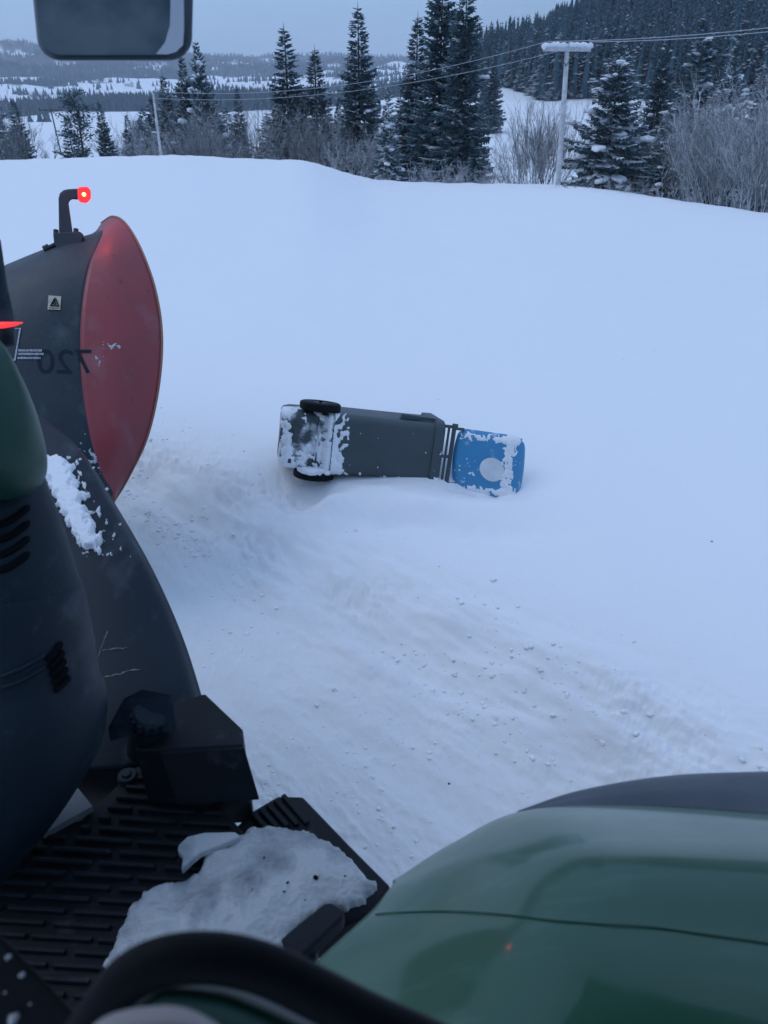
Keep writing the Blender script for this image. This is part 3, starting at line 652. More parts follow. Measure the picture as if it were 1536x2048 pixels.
# ------------------------------------------------------------------ utility poles and wires
def pole(px, pyb, pyt, D, arm, label, snow=True, rad=.13, tilt=0, wood='pole_wood'):
    k = dirn(px, pyb); s = D / math.hypot(k.x, k.y); x, y = k.x * s, k.y * s; zb = CAMZ + k.z * s - .1
    zt = CAMZ + dirn(px, pyt).z * D / math.hypot(*dirn(px, pyt).xy)
    t = thing("utility_pole", (x, y, zb), label, "utility pole", "wooden utility poles")
    top = Vector((x + tilt, y, zt)); m = MB(); m.tube([(x, y, zb - 1), (x + tilt * .5, y, (zb + zt) / 2), top], [rad, rad * .88, rad * .75], 12); m.build("shaft", M[wood], t, sharp=50)
    if arm:
        ad = Vector((.985, .17, 0)) * arm; c = top + Vector((0, 0, -.30)); m = MB(); m.box(c + Vector((0.02, -.16, 0)), ad, Vector((-.012, .07, 0)), Vector((0, 0, .085))); m.box(c + Vector((-.02, .16, 0)), ad, Vector((-.012, .07, 0)), Vector((0, 0, .085)))
        a = m.build("crossarm", M[wood], t, smooth=False)
        m = MB()
        for sg in (-1, 1): m.tube([c + ad * .42 * sg + Vector((0, -.2, -.05)), c + Vector((0, -.12, -.75))], .022, 5)
        m.build("brace", M['bark'], t)
        for f in (-.92, 0.0, .92):
            m = MB(); q = c + ad * f + Vector((0, 0, .05)); m.tube([q, q + Vector((0, 0, .12)), q + Vector((0, 0, .2)), q + Vector((0, 0, .3))], [.03, .06, .065, .03], 8); m.build("insulator", M['ink'], t)
        if snow:
            m = MB(); r = random.Random(px)
            for f in np.linspace(-.97, .97, 22):
                if abs(f) < .09: continue
                lump(m, c + ad * float(f) + Vector((0, r.uniform(-.03, .03), .15 + r.uniform(-.03, .02))), .20, ad, r, .8, 1.1)
            m.build("snow_cap", M['snow'], t)
    return top
pA = pole(1117, 368, 86, 47, 1.25, "large pale wooden utility pole with snow-capped crossarm beside the broad snowy spruce", rad=.16, tilt=-.32)
pB = pole(322, 312, 186, 56, .0, "thin wooden utility pole without crossarm, in front of the left spruce cluster", rad=.09, tilt=.05)
pC = pole(120, 296, 216, 150, 1.9, "thin dark utility pole with a bare crossarm on the left white field", snow=False, rad=.13, tilt=-.3, wood='bark')
def wire(a, b, sag, label, rad=.016):
    pts = [a.lerp(b, i / 20) + Vector((0, 0, -sag * 4 * (i / 20) * (1 - i / 20))) for i in range(21)]
    m = MB(); m.tube(pts, rad, 5); tag(m.build("power_line", M['steel_wire']), label, "power line", "power lines along the poles")
AR = Vector((.985, .17, 0)) * 1.15
endR = P(1780, 24, 33)
wire(pA + AR * -1 + Vector((0, 0, .05)), pB + Vector((-.2, 0, .1)), .9, "upper power line running left from the large pole to the thin middle pole", .011)
wire(pA + AR * 1 + Vector((0, 0, .0)), pB + Vector((.2, 0, -.3)), .9, "lower power line running left from the large pole to the thin middle pole", .011)
wire(pA + AR * -1 + Vector((0, 0, .05)), endR + Vector((0, 0, .0)), .25, "upper power line running right from the large pole past the wooded hill")
wire(pA + AR * 1 + Vector((0, 0, .05)), endR + Vector((.9, 0, -.05)), .25, "lower power line running right from the large pole past the wooded hill")

# ------------------------------------------------------------------ loose clods thrown up along the ploughed edge
def clods():
    r = random.Random(77); m = MB(); pts = []
    for k in range(6000):
        if k < 4000: s_ = r.gauss(2.42, .30); t_ = r.uniform(-3.2, 7.0); sz = .003 + .013 * r.random() ** 4
        else: s_ = r.uniform(.9, 2.2); t_ = r.uniform(-2.5, 5.0); sz = .003 + .009 * r.random() ** 3
        pts.append((SX * s_ + TX * t_, SY * s_ + TY * t_, sz, s_, t_))
    a = np.array(pts); den = fbm(a[:, 4] * .9, a[:, 3] * 2.6 + 3, 3, .6); z = ground(a[:, 0], a[:, 1])
    for (x, y, sz, s_, t_), d, zz in zip(pts, den, z):
        if y < .8 or d < r.uniform(-.1, .35): continue
        lump(m, Vector((x, y, zz - sz * .05)), sz, Vector((r.gauss(0, 1), r.gauss(0, 1), r.gauss(0, .3))), r, .6, 1.25)
    return tag(m.build("snow_clods", M['snow_clod']), "loose snow clods strewn along the ploughed edge", "snow", kind="stuff")
clods()
# ------------------------------------------------------------------ wheelie bin
def bin_build():
    c0 = P(560, 878, 5.04); c1 = P(884, 909, 5.24)
    X = (c1 - c0).normalized(); L0 = (c1 - c0).length
    back = -(dirn(730, 890).normalized()); horiz = X.cross(Vector((0, 0, 1))).normalized()
    tc = (back - X * back.dot(X)).normalized(); dn = X.cross(tc)
    nrm = (tc * math.cos(math.radians(9)) + (dn if dn.z < 0 else -dn) * math.sin(math.radians(9))).normalized()   # lying on its side, back towards the road
    Yv = nrm.cross(X).normalized()                 # away from the camera across the face
    O = c0
    SB = 1.1
    def W(x, y, z): return O + (X * x + Yv * y + nrm * z) * SB
    root = thing("wheelie_bin", O, "tipped grey wheelie bin with open blue lid, lying half buried in the roadside snow", "wheelie bin")
    plast = make_mat("bin_grey", (.044, .062, .070), (.054, .074, .082), rough=.45, scale=4, bump=.0015, bscale=90, rough2=.55)
    snowy = make_mat("bin_grey_snowed", (.044, .062, .070), (.74, .77, .80), rough=.6, scale=5.5, bump=.006, bscale=20, detail=7, lo=.47, hi=.60)
    blue = make_mat("lid_blue", (.050, .25, .46), (.62, .68, .76), rough=.42, scale=7, bump=.003, bscale=30, detail=8, lo=.60, hi=.74)
    L_ = L0 / SB; wb, wt = .180, .196; db, dt = .42, .52
    # body: rounded rectangular rings from bottom to rim
    def ring(x, hw, depth, rad, z0=0, n=6):
        pts = []
        for (cy, cz, a0) in ((hw - rad, z0 - rad, 0), (-hw + rad, z0 - rad, 90), (-hw + rad, z0 - depth + rad, 180), (hw - rad, z0 - depth + rad, 270)):
            for k in range(n + 1):
                a = math.radians(a0 + 90 * k / n); pts.append((x, cy + rad * math.cos(a), cz + rad * math.sin(a)))
        return pts
    def skin(rings, cap0=True, cap1=False):
        v = [W(*p) for r in rings for p in r]; n = len(rings[0]); f = []
        for i in range(len(rings) - 1):
            for k in range(n): f.append((i * n + k, i * n + (k + 1) % n, (i + 1) * n + (k + 1) % n, (i + 1) * n + k))
        if cap0: f.append(tuple(range(n)))
        if cap1: f.append(tuple((len(rings) - 1) * n + k for k in range(n - 1, -1, -1)))
        return v, f
    foot = MB(); rs = [ring(.0, wb - .03, db - .06, .05, -.03), ring(.012, wb - .01, db - .03, .055, -.015), ring(.05, wb, db, .06, 0), ring(.16, wb + .004, db, .06, -.0), ring(.19, wb + .004, db + .01, .05, -.035), ring(.27, wb + .01, db + .02, .05, -.04), ring(.30, wb + .012, db + .02, .05, -.005), ring(.325, wb + .014, db + .03, .05, 0)]
    foot.add(*skin(rs)); fo = foot.build("base", snowy, root, sharp=50); fix_normals(fo)
    dtl = MB()
    for (x, y, sx, sy) in ((.10, .03, .025, .085), (.235, .0, .006, .19), (.285, .0, .006, .20), (.07, -.13, .012, .02), (.07, .14, .012, .02)):
        dtl.box(W(x, y, .004 if x < .19 else -.035), X * sx, Yv * sy * .8, nrm * .008)
    bevel(dtl.build("base_rib", snowy, root, smooth=False), .004)
    body = MB(); rs = [ring(.325, wb + .014, db + .03, .05), ring(.7 * L_, (wb + wt) / 2 + .002, .49, .05), ring(L_ - .07, wt - .005, dt - .02, .05), ring(L_ - .065, wt + .012, dt, .055, .012), ring(L_ - .006, wt + .014, dt, .06, .012), ring(L_, wt + .004, dt - .012, .06, .006), ring(L_, wt - .02, dt - .05, .05, -.012), ring(L_ - .3, wt - .035, dt - .10, .04, -.03)]
    body.add(*skin(rs, False, True)); bo = body.build("body", plast, root, sharp=50); fix_normals(bo)
    # far side grip under the rim
    gp = MB(); gp.prism([W(L_ - .29, wt - .008, -.07), W(L_ - .28, wt + .030, -.07), W(L_ - .06, wt + .022, -.07), W(L_ - .01, wt + .008, -.07)], nrm * -.05); bevel(gp.build("side_grip", plast, root, smooth=False), .006)
    # wheels, axle
    ax = MB(); ax.tube([W(.235, -.25, -.09), W(.235, .25, -.09)], .012, 8); ax.build("axle", M['ink'], root)
    for sg in (-1, 1):
        t = MB(); prof = [(.05, .0), (.118, .0), (.128, .006), (.130, .014), (.130, .038), (.128, .046), (.118, .052), (.05, .052)]; n = 28; v = []; f = []
        cx, cz = .235, -.09; y0 = .192
        for (rr, yy) in prof:
            for k in range(n):
                a = 6.2832 * k / n; v.append(W(cx + rr * math.cos(a), sg * (y0 + yy), cz + rr * math.sin(a)))
        for i in range(len(prof) - 1):
            for k in range(n): f.append((i * n + k, i * n + (k + 1) % n, (i + 1) * n + (k + 1) % n, (i + 1) * n + k))
        t.add(v, f); wh = t.build("wheel", M['rubber'], root, sharp=35); fix_normals(wh)
        h = MB(); h.tube([W(cx, sg * (y0 + .012), cz), W(cx, sg * (y0 + .049), cz)], .078, 24); h.build("rim", plast, wh, sharp=40)
        if sg < 0:
            s = MB(); r = random.Random(4)
            for k in range(16):
                a = r.uniform(0, 6.28); q = .09 * math.sqrt(r.random()); lump(s, W(cx + q * math.cos(a), -(y0 - .010), cz + q * math.sin(a) + .04), .040, X, r, .5, 1.3)
            s.build("snow_crust", M['snow'], wh)
    # handle and hinge bars at the back of the rim
    hb = MB(); hb.tube([W(L_ + .056, -.188, .0), W(L_ + .056, .195, .0)], .016, 10)
    for y in (-.178, -.01, .184): hb.box(W(L_ + .03, y, -.002), X * .035, Yv * .010, nrm * .012)
    for y in (-.186, .192): hb.tube([W(L_ + .060, y - .012, 0), W(L_ + .060, y + .012, 0)], .022, 10)
    hb.build("handle_bar", plast, root, sharp=40)
    hg = MB()
    for y in (-.182, .175): hg.box(W(L_ + .085, y, .0), X * .04, Yv * .009, nrm * .010)
    hg.tube([W(L_ + .024, -.19, -.006), W(L_ + .024, .19, -.006)], .009, 8); hg.build("hinge_rod", plast, root, sharp=40)
    # lid lying open beyond the handle
    x0, ln = L_ + .108, .395
    nx, ny = 26, 26; tilt = .26
    def lidp(u, v, dz):
        hw = (.198 + .030 * u); x = x0 + ln * u; y = (v * 2 - 1) * hw
        # round the outer corners and the sides
        rd = .07 if u > .5 else .045; cx = min(u, 1 - u) * ln; cy = hw - abs(y)
        edge = min(cx, cy); z = .035 * (1 - math.exp(-edge / .018)) + .012 * math.sin(u * math.pi) * math.sin(v * math.pi)
        if cx < rd and cy < rd:
            ex, ey = rd - cx, rd - cy; m = max(ex, ey); l = math.hypot(ex, ey)
            if l > 0: k = m / l; x += (1 if u > .5 else -1) * (-(ex - ex * k)); y += (1 if y > 0 else -1) * (-(ey - ey * k))
        bow = .03 * (1 - (2 * v - 1) ** 2)
        x -= bow * (1 - u) - .02 * u * (1 - (2 * v - 1) ** 2)
        return W(x - .02 * (v - .5), y - .018 - .03 * u, z - .02 + dz + tilt * u * .5)
    grid = [[lidp(i / (nx - 1), j / (ny - 1), 0) for i in range(nx)] for j in range(ny)]
    v, f = shell(grid, .012); ld = link("lid", v, f, blue, root, sharp=55); fix_normals(ld)
    st = MB(); cu, cv = .53, .46; rr = .068; n = 40
    ctr = lidp(cu, cv, .004); ring_ = []
    for k in range(n):
        a = 6.2832 * k / n; ring_.append(lidp(cu + rr / ln * math.cos(a), cv + rr / .38 * math.sin(a), .004))
    st.add([ctr] + ring_, [(0, k + 1, (k + 1) % n + 1) for k in range(n)]); fix_normals(st.build("round_sticker", make_mat("sticker_white", (.72, .74, .77), (.6, .63, .66), rough=.6, scale=12), ld))
    # snow clinging to the faces
    bb = bvh_of(bo); fb_ = bvh_of(fo); lb = bvh_of(ld)
    g_ = lambda x, c, w: np.exp(-((x - c) / w) ** 2)
    snow_sheet("snow_crust", bb, 655, 885, 826, 975, lambda x, y: 1.25 * g_(x - .12 * (y - 890), 662, 17) + .62 * g_(x, 690, 16) * g_(y, 850, 60) + .95 * g_(y - .05 * (x - 660), 957, 9) * (x < 800) + .9 * g_(x, 872, 10) * g_(y, 962, 9) - .62, .012, M['snow'], bo, 1.3, 4.0, .10)
    snow_sheet("snow_crust", fb_, 556, 672, 815, 945, lambda x, y: .55 * g_(x, 655, 22) + .55 * g_(x, 572, 18) + .45 * g_(y, 920, 22) - .42, .010, M['snow'], fo, 1.3, 9.0, .075)
    snow_sheet("snow_crust", lb, 893, 1044, 860, 994, lambda x, y: .95 * g_(x + .12 * (y - 930), 1016, 15) + .75 * g_(y - .1 * (x - 970), 876, 9) + .85 * g_(y - .12 * (x - 970), 982, 8) * (x > 935) + .35 * g_(x, 935, 30) * g_(y, 945, 30) - .62, .007, M['snow'], ld, 1.2, 2.0, .13)
bin_build()

# ------------------------------------------------------------------ tractor (seen from its own cab)
FW = Vector((TX, TY, 0)); RT = Vector((SX, SY, 0)); UP = Vector((0, 0, 1))
TR = thing("tractor", (0, 0, 0), "green tractor seen from its cab: glossy rear fender, ribbed entry step and black front mudguard", "tractor")
# rear fender
rows = [[(540, 2010, .95), (760, 2120, .80), (1000, 2200, .715), (1300, 2200, .7067), (1700, 2200, .70)],
        [(640, 1915, 1.06), (820, 1960, .92), (1050, 1990, .81), (1300, 2000, .784), (1700, 2010, .775)],
        [(742, 1822, 1.18), (890, 1826, 1.03), (1080, 1838, .905), (1300, 1858, .865), (1700, 1900, .835)],
        [(783, 1772, 1.26), (925, 1712, 1.18), (1100, 1690, 1.07), (1300, 1700, 1.005), (1700, 1730, .96)],
        [(786, 1768, 1.34), (905, 1688, 1.34), (1045, 1622, 1.34), (1290, 1612, 1.31), (1700, 1642, 1.22)],
        [(800, 1850, 1.36), (920, 1770, 1.38), (1055, 1690, 1.40), (1290, 1680, 1.38), (1700, 1700, 1.30)]]
g = loft_grid(rows, 70, 70); v, f = shell(g, .006); fend = link("rear_fender", v, f, M['green'], TR); fix_normals(fend); fb = bvh_of(fend)
m = MB(); pts = [drop(fb, *p, .0012)[0] for p in ((752, 1830), (800, 1826), (900, 1824), (1000, 1830), (1100, 1842), (1200, 1850), (1300, 1856), (1420, 1872), (1520, 1886), (1600, 1900))]
pts = [p for p in pts if p]; m.tube(catmull(pts, 50), .0008, 6); m.build("panel_gap", make_mat('seam_green', (.004, .050, .024), rough=.6, spec=.1), fend)
rows = [[(1020, 1634, 1.345), (1150, 1615, 1.335), (1290, 1614, 1.32), (1430, 1622, 1.30), (1700, 1645, 1.235)],
        [(1030, 1628, 1.36), (1150, 1596, 1.37), (1290, 1580, 1.37), (1430, 1576, 1.36), (1700, 1590, 1.32)],
        [(1040, 1624, 1.38), (1150, 1585, 1.42), (1300, 1557, 1.45), (1440, 1546, 1.46), (1700, 1540, 1.45)],
        [(1045, 1680, 1.42), (1150, 1640, 1.46), (1300, 1620, 1.50), (1440, 1610, 1.50), (1700, 1610, 1.5)]]
g = loft_grid(rows, 50, 24); v, f = shell(g, .01); fix_normals(link("fender_extension", v, f, make_mat("grey_plastic", (.05, .066, .085), (.08, .10, .12), rough=.5, scale=4, bump=.001, bscale=120), TR))
# front mudguard
rows = [[(-120, 800, 3.15), (20, 802, 3.1), (72, 826, 3.12), (98, 846, 3.2)],
        [(-120, 900, 2.9), (60, 900, 2.86), (138, 885, 2.9), (165, 905, 3.0)],
        [(-110, 1010, 2.7), (100, 1000, 2.64), (190, 978, 2.70), (226, 1000, 2.8)],
        [(-90, 1140, 2.5), (150, 1130, 2.44), (262, 1110, 2.50), (301, 1130, 2.6)],
        [(-60, 1270, 2.35), (190, 1270, 2.28), (322, 1245, 2.36), (361, 1262, 2.45)],
        [(-40, 1400, 2.2), (220, 1420, 2.13), (362, 1375, 2.22), (403, 1390, 2.3)],
        [(-40, 1520, 2.12), (220, 1540, 2.05), (390, 1490, 2.16), (430, 1500, 2.25)]]
g = loft_grid(rows, 40, 60); v, f = shell(g, .008); mud = link("front_mudguard", v, f, M['blackp'], TR); fix_normals(mud); mbv = bvh_of(mud)
# snow on the mudguard
r = random.Random(12)
def mud_snow(x, y):
    t = (y - 918) / 185.0; c = 98 + 80 * np.clip(t, 0, 1.2) ** 1.1; w_ = 31 - 13 * np.clip(t, 0, 1)
    core = 1.5 * np.exp(-((x - c - 8) / w_) ** 2) * sstep(-.05, .04, t) * sstep(1.06, .9, t)
    side = .55 * np.exp(-((x - c - 42) / 26) ** 2) * sstep(.05, .3, t) * sstep(1.05, .8, t)
    return np.maximum(core - .42, side - .68)
tag(snow_sheet("snow_patch", mbv, 70, 262, 900, 1130, mud_snow, .022, M['snow'], None, 1.0, 1.0, .085, .85), "patch of loose snow lying on the black front mudguard", "snow")
# scuffs on the mudguard
m = MB()
for a, b, q in (((195, 1358), (280, 1338), .003), ((205, 1300), (255, 1295), .0022), ((190, 1330), (215, 1262), .0018)):
    pts = []
    for i in range(14):
        p, n_ = drop(mbv, a[0] + (b[0] - a[0]) * i / 13, a[1] + (b[1] - a[1]) * i / 13 + r.gauss(0, 1.2), .0005)
        if p is not None: pts.append(p)
    if len(pts) > 2: m.tube(pts, [q * r.uniform(.2, 1) for _ in pts], 5)
m.build("frost_streak", make_mat("frost", (.25, .27, .3), rough=.8), mud)
# exhaust guard stack
def ring_tube(name, rings, mat, n=40, sub=6, parent=TR):
    c = catmull([P(a, b, d) for a, b, d, _ in rings], len(rings) * sub); q = catmull([Vector((rr * d / F, 0, 0)) for _, _, d, rr in rings], len(rings) * sub)
    mb = MB(); mb.tube(c, [max(.003, x.x) for x in q], n); return mb.build(name, mat, parent, sharp=60)
ex = ring_tube("exhaust_guard", [(-30, 880, 1.78, 96), (-26, 960, 1.76, 106), (-12, 1080, 1.74, 132), (0, 1172, 1.72, 146), (4, 1200, 1.72, 154), (14, 1290, 1.72, 162), (22, 1375, 1.72, 168), (28, 1425, 1.72, 176), (14, 1480, 1.72, 172), (-10, 1560, 1.73, 150), (-40, 1650, 1.74, 120), (-60, 1720, 1.75, 90)], M['blackp'], n=48)
eb = bvh_of(ex)
def slot(pa, pb, wd, bend=0):
    pts = []
    for i in range(12):
        t = i / 11; p, n_ = drop(eb, pa[0] + (pb[0] - pa[0]) * t, pa[1] + (pb[1] - pa[1]) * t + bend * 4 * t * (1 - t), .0006)
        if p is not None: pts.append(p)
    if len(pts) > 2:
        mm = MB(); mm.tube(pts, [wd * .5] + [wd] * (len(pts) - 2) + [wd * .5], 6); mm.build("vent_slot", M['ink'], ex)
for k in range(4): slot((-6, 1052 + 30 * k), (58, 1012 + 31 * k), .0085, 6)
for k in range(5): slot((92 + 4 * k, 1322 + 15 * k), (122 + 4 * k, 1284 + 17 * k), .0085, 3)
for a, b in (((2, 1352), (88, 1310)), ((2, 1376), (88, 1334))):
    pts = [drop(eb, a[0] + (b[0] - a[0]) * i / 12, a[1] + (b[1] - a[1]) * i / 12 + 20 * (i / 12) * (1 - i / 12), .002)[0] for i in range(13)]
    mm = MB(); mm.tube([p for p in pts if p], .005, 6); mm.build("guard_rib", M['blackp'], ex)
ring_tube("bonnet_edge", [(-62, 660, 1.60, 40), (-62, 700, 1.60, 72), (-62, 790, 1.60, 113), (-62, 870, 1.60, 136), (-62, 930, 1.60, 143), (-62, 968, 1.60, 130), (-62, 995, 1.60, 90), (-62, 1003, 1.60, 20)], M['green_dark'], n=48)
mm = MB(); mm.tube([P(-14, 480, 1.9), P(-6, 560, 1.9), P(8, 640, 1.9), P(14, 690, 1.9)], [.018, .022, .026, .018], 14); gr = mm.build("grab_rail", M['blackp'], TR)
mm = MB(); mm.tube([P(-10, 651, 1.86), P(8, 650, 1.86), P(30, 648, 1.86), P(46, 645, 1.86)], [.008, .008, .005, .001], 8); mm.build("red_reflection", make_mat("reflection_red", (.6, .02, .02), emit=(1, .04, .05), es=1.1), gr)  # glowing sliver standing in for a red lamp reflection, no lamp here
# side box with bevelled top
def zpoly(pp, z): return [Pz(a, b, z) for a, b in pp]
m = MB(); m.prism(zpoly([(300, 1420), (410, 1386), (486, 1458), (487, 1490), (318, 1500), (270, 1500)], 1.25), (0, 0, -.30)); bx = m.build("tool_box", M['blackp_d'], TR, smooth=False); fix_normals(bx); bevel(bx, .006, 3)
m = MB(); a = zpoly([(320, 1506), (489, 1496)], 1.245); m.prism([a[0], a[1], a[1] + Vector((.03, -.03, -.16)), a[0] + Vector((.03, -.03, -.16))], Vector((-.01, .02, 0))); bevel(m.build("box_cover", M['blackp_d'], bx, smooth=False), .004)
# filler neck and cap
c = Pz(298, 1452, 1.27); m = MB(); tl = Vector((.25, -.1, .95)).normalized()
m.tube([c - tl * .10, c + tl * .02], .05, 28); fl = m.build("filler_neck", M['blackp_d'], TR, sharp=40)
m = MB(); m.tube([c + tl * .02, c + tl * .024, c + tl * .052, c + tl * .058], [.04, .045, .045, .038], 28)
for k in range(14):
    a = 6.283 * k / 14; e1 = tl.orthogonal().normalized(); e2 = tl.cross(e1); d = e1 * math.cos(a) + e2 * math.sin(a); m.box(c + tl * .038 + d * .045, d * .004, tl.cross(d) * .005, tl * .013)
m.build("cap", M['blackp'], fl, sharp=40)
m = MB(); q0 = Pz(215, 1455, 1.30); q1 = Pz(345, 1412, 1.33); m.prism([q0, q0.lerp(q1, .2) + Vector((.0, .05, .04)), q0.lerp(q1, .5) + Vector((0, .05, .05)), q1 + Vector((0, .02, .02)), q1 + Vector((.01, -.02, -.02)), q0.lerp(q1, .5) + Vector((0, -.01, 0))], (0.005, -.02, -.03)); bevel(m.build("hinged_flap", M['blackp'], TR, smooth=False), .005)
# entry platform
ZP = 1.05
plate = [(300, 1482), (325, 1482), (480, 1655), (560, 1760), (640, 1850), (620, 2010), (150, 2075), (-60, 1900), (-60, 1690), (160, 1640), (245, 1560)]
m = MB(); m.prism(zpoly(plate, ZP), (0, 0, -.05)); pf = m.build("entry_platform", M['blackp_d'], TR, smooth=False); fix_normals(pf); bevel(pf, .006)
def inpoly(x, y, pl):
    c = False
    for i in range(len(pl)):
        (x1, y1), (x2, y2) = pl[i], pl[i - 1]
        if (y1 > y) != (y2 > y) and x < (x2 - x1) * (y - y1) / (y2 - y1) + x1: c = not c
    return c
m = MB(); yy = 1500; sgm = 0
inner = [(304, 1492), (322, 1492), (462, 1655), (550, 1765), (610, 1850), (600, 1990), (170, 2050), (-50, 1900), (-50, 1705), (180, 1650), (262, 1565)]
while yy < 2040:
    x = -60 + (sgm % 2) * 35
    run = None
    while x < 640:
        ok = inpoly(x, yy + .06 * (x - 300), inner) and ((x + 40 * (sgm % 3)) % 130 > 14)
        if ok and run is None: run = x
        if (not ok) and run is not None:
            if x - run > 14:
                a, b = Pz(run, yy + .06 * (run - 300), ZP + .006), Pz(x, yy + .06 * (x - 300), ZP + .006); d = (b - a) / 2; pr = Vector((-d.y, d.x, 0)).normalized()
                m.box((a + b) / 2, d, pr * .0055, UP * .008)
            run = None
        x += 6
    yy += 19 + (yy - 1500) * .022; sgm += 1
bevel(m.build("tread_rib", M['blackp_d'], pf, smooth=False), .003, 2)
m = MB(); c = Pz(255, 1555, ZP + .004); m.tube([c, c + UP * .012], [.028, .024], 20); m.tube([c + UP * .012, c + UP * .018], [.014, .012], 6); m.build("bolt", M['blackp'], pf, sharp=40)
m = MB(); m.prism(zpoly([(-80, 1400), (330, 1400), (330, 1520), (230, 1650), (40, 1760), (-80, 1760)], .98), (0, 0, -.03)); m.build('side_panel', M['blackp_d'], TR, smooth=False)
# pale triangular gusset
m = MB(); m.prism(zpoly([(85, 1668), (155, 1575), (185, 1612)], ZP + .03), (0, 0, -.02)); m.build("gusset_plate", make_mat("grey_steel", (.10, .11, .12), (.14, .15, .16), rough=.5, scale=9), TR, smooth=False)
# outer step
m = MB(); m.prism(zpoly([(470, 1655), (500, 1624), (556, 1591), (606, 1592), (700, 1690), (782, 1772), (740, 1830), (560, 1900)], .98), (0, 0, -.10)); os_ = m.build("outer_step", M['blackp_d'], TR, smooth=False); fix_normals(os_); bevel(os_, .008, 3)
m = MB()
for k in range(5):
    a, b = Pz(506 + 15 * k, 1628 - 9 * k, .985), Pz(535 + 20 * k, 1660 - 9 * k + 6 * k, .985); d = (b - a) / 2; pr = Vector((-d.y, d.x, 0)).normalized(); m.box((a + b) / 2, d, pr * .007, UP * .008)
bevel(m.build("tread_rib", M['blackp_d'], os_, smooth=False), .003)
m = MB(); m.prism(zpoly([(555, 1880), (648, 1806), (662, 1803), (690, 1820), (686, 1834), (600, 1915)], 1.085), (0, 0, -.05)); sb = m.build("step_bracket", M['blackp_d'], TR, smooth=False); fix_normals(sb); bevel(sb, .012, 3)
# cab interior edge: door seal arc, green sill, pale trim, frame corner
sp = catmull([P(*a) for a in ((150, 2110, .5), (205, 2020, .5), (255, 1958, .5), (330, 1922, .5), (430, 1916, .5), (530, 1938, .5), (640, 1990, .5), (740, 2040, .5), (900, 2110, .5))], 60)
m = MB(); m.tube(sp, .016, 16); m.build("door_seal", M['rubber'], TR)
rows = [[(180, 2110, .53), (235, 2010, .53), (330, 1955, .53), (430, 1950, .53), (530, 1975, .53), (700, 2060, .53)], [(180, 2150, .50), (250, 2050, .5), (330, 1998, .49), (430, 2000, .49), (530, 2035, .49), (700, 2110, .5)], [(180, 2200, .5), (250, 2120, .5), (330, 2100, .5), (430, 2100, .5), (530, 2120, .5), (700, 2200, .5)]]
v, f = shell(loft_grid(rows, 40, 14), .004); fix_normals(link("door_sill", v, f, M['green_dark'], TR))
rows = [[(150, 2090, .44), (210, 2033, .44), (300, 2012, .44), (380, 2018, .44), (450, 2060, .44), (480, 2110, .44)], [(150, 2120, .42), (210, 2070, .42), (300, 2055, .42), (380, 2060, .42), (450, 2090, .42), (480, 2130, .42)], [(150, 2160, .42), (210, 2160, .42), (300, 2160, .42), (380, 2160, .42), (450, 2160, .42), (480, 2160, .42)]]
v, f = shell(loft_grid(rows, 30, 14), .004); fix_normals(link("trim_pad", v, f, make_mat("trim_beige", (.42, .36, .34), rough=.6), TR))
m = MB(); m.prism([P(-120, 1790, .62), P(0, 1868, .62), P(95, 1965, .62), P(190, 2070, .62), P(260, 2160, .62), P(-120, 2160, .62)], dirn(50, 2000) * .03); ff = m.build("door_frame", M['rubber'], TR, smooth=False); fix_normals(ff); bevel(ff, .006, 3)
m = MB()
for (a, b, q) in ((16, 1914, .0022), (44, 1950, .0022), (28, 2036, .0045), (60, 2008, .001), (10, 1985, .001)):
    lump(m, P(a, b, .617), q, Vector((1, 1, 0)), r, .6, 1.2)
m.build("water_drop", make_mat("drop_white", (.45, .48, .52), rough=.3), ff)
# oversize cab roof, pillars and body around the seat
def tl(fw, rt, up): return FW * fw + RT * rt + UP * up
def tbox(name, c, hf, hr, hu, mat, bv=.03):
    m = MB(); m.box(tl(*c), FW * hf, RT * hr, UP * hu); o = m.build(name, mat, TR, smooth=False); fix_normals(o); bevel(o, bv, 3); return o
tbox("cab_roof_oversize", (-.30, .25, 3.30), 1.35, 1.30, .09, M['blackp_d'], .06)  # unseen roof, oversized to darken the fender's reflections and shade the step
def pillar(a, b, q=.035):
    m = MB(); m.tube([tl(*a), tl(*b)], q, 10); m.build("pillar", M['blackp'], TR)
pillar((-.30, .62, 1.75), (-.35, .60, 3.22)); pillar((-1.05, .55, 1.9), (-1.15, .55, 3.22), .045)
tbox("cab_rear_wall", (-1.2, -.25, 2.2), .04, .8, .55, M['blackp_d'])
tbox("cab_floor", (-.35, -.25, 1.32), .8, .60, .06, M['blackp_d'])
tbox("chassis", (.2, -.5, .85), 2.0, .28, .25, M['blackp_d'])
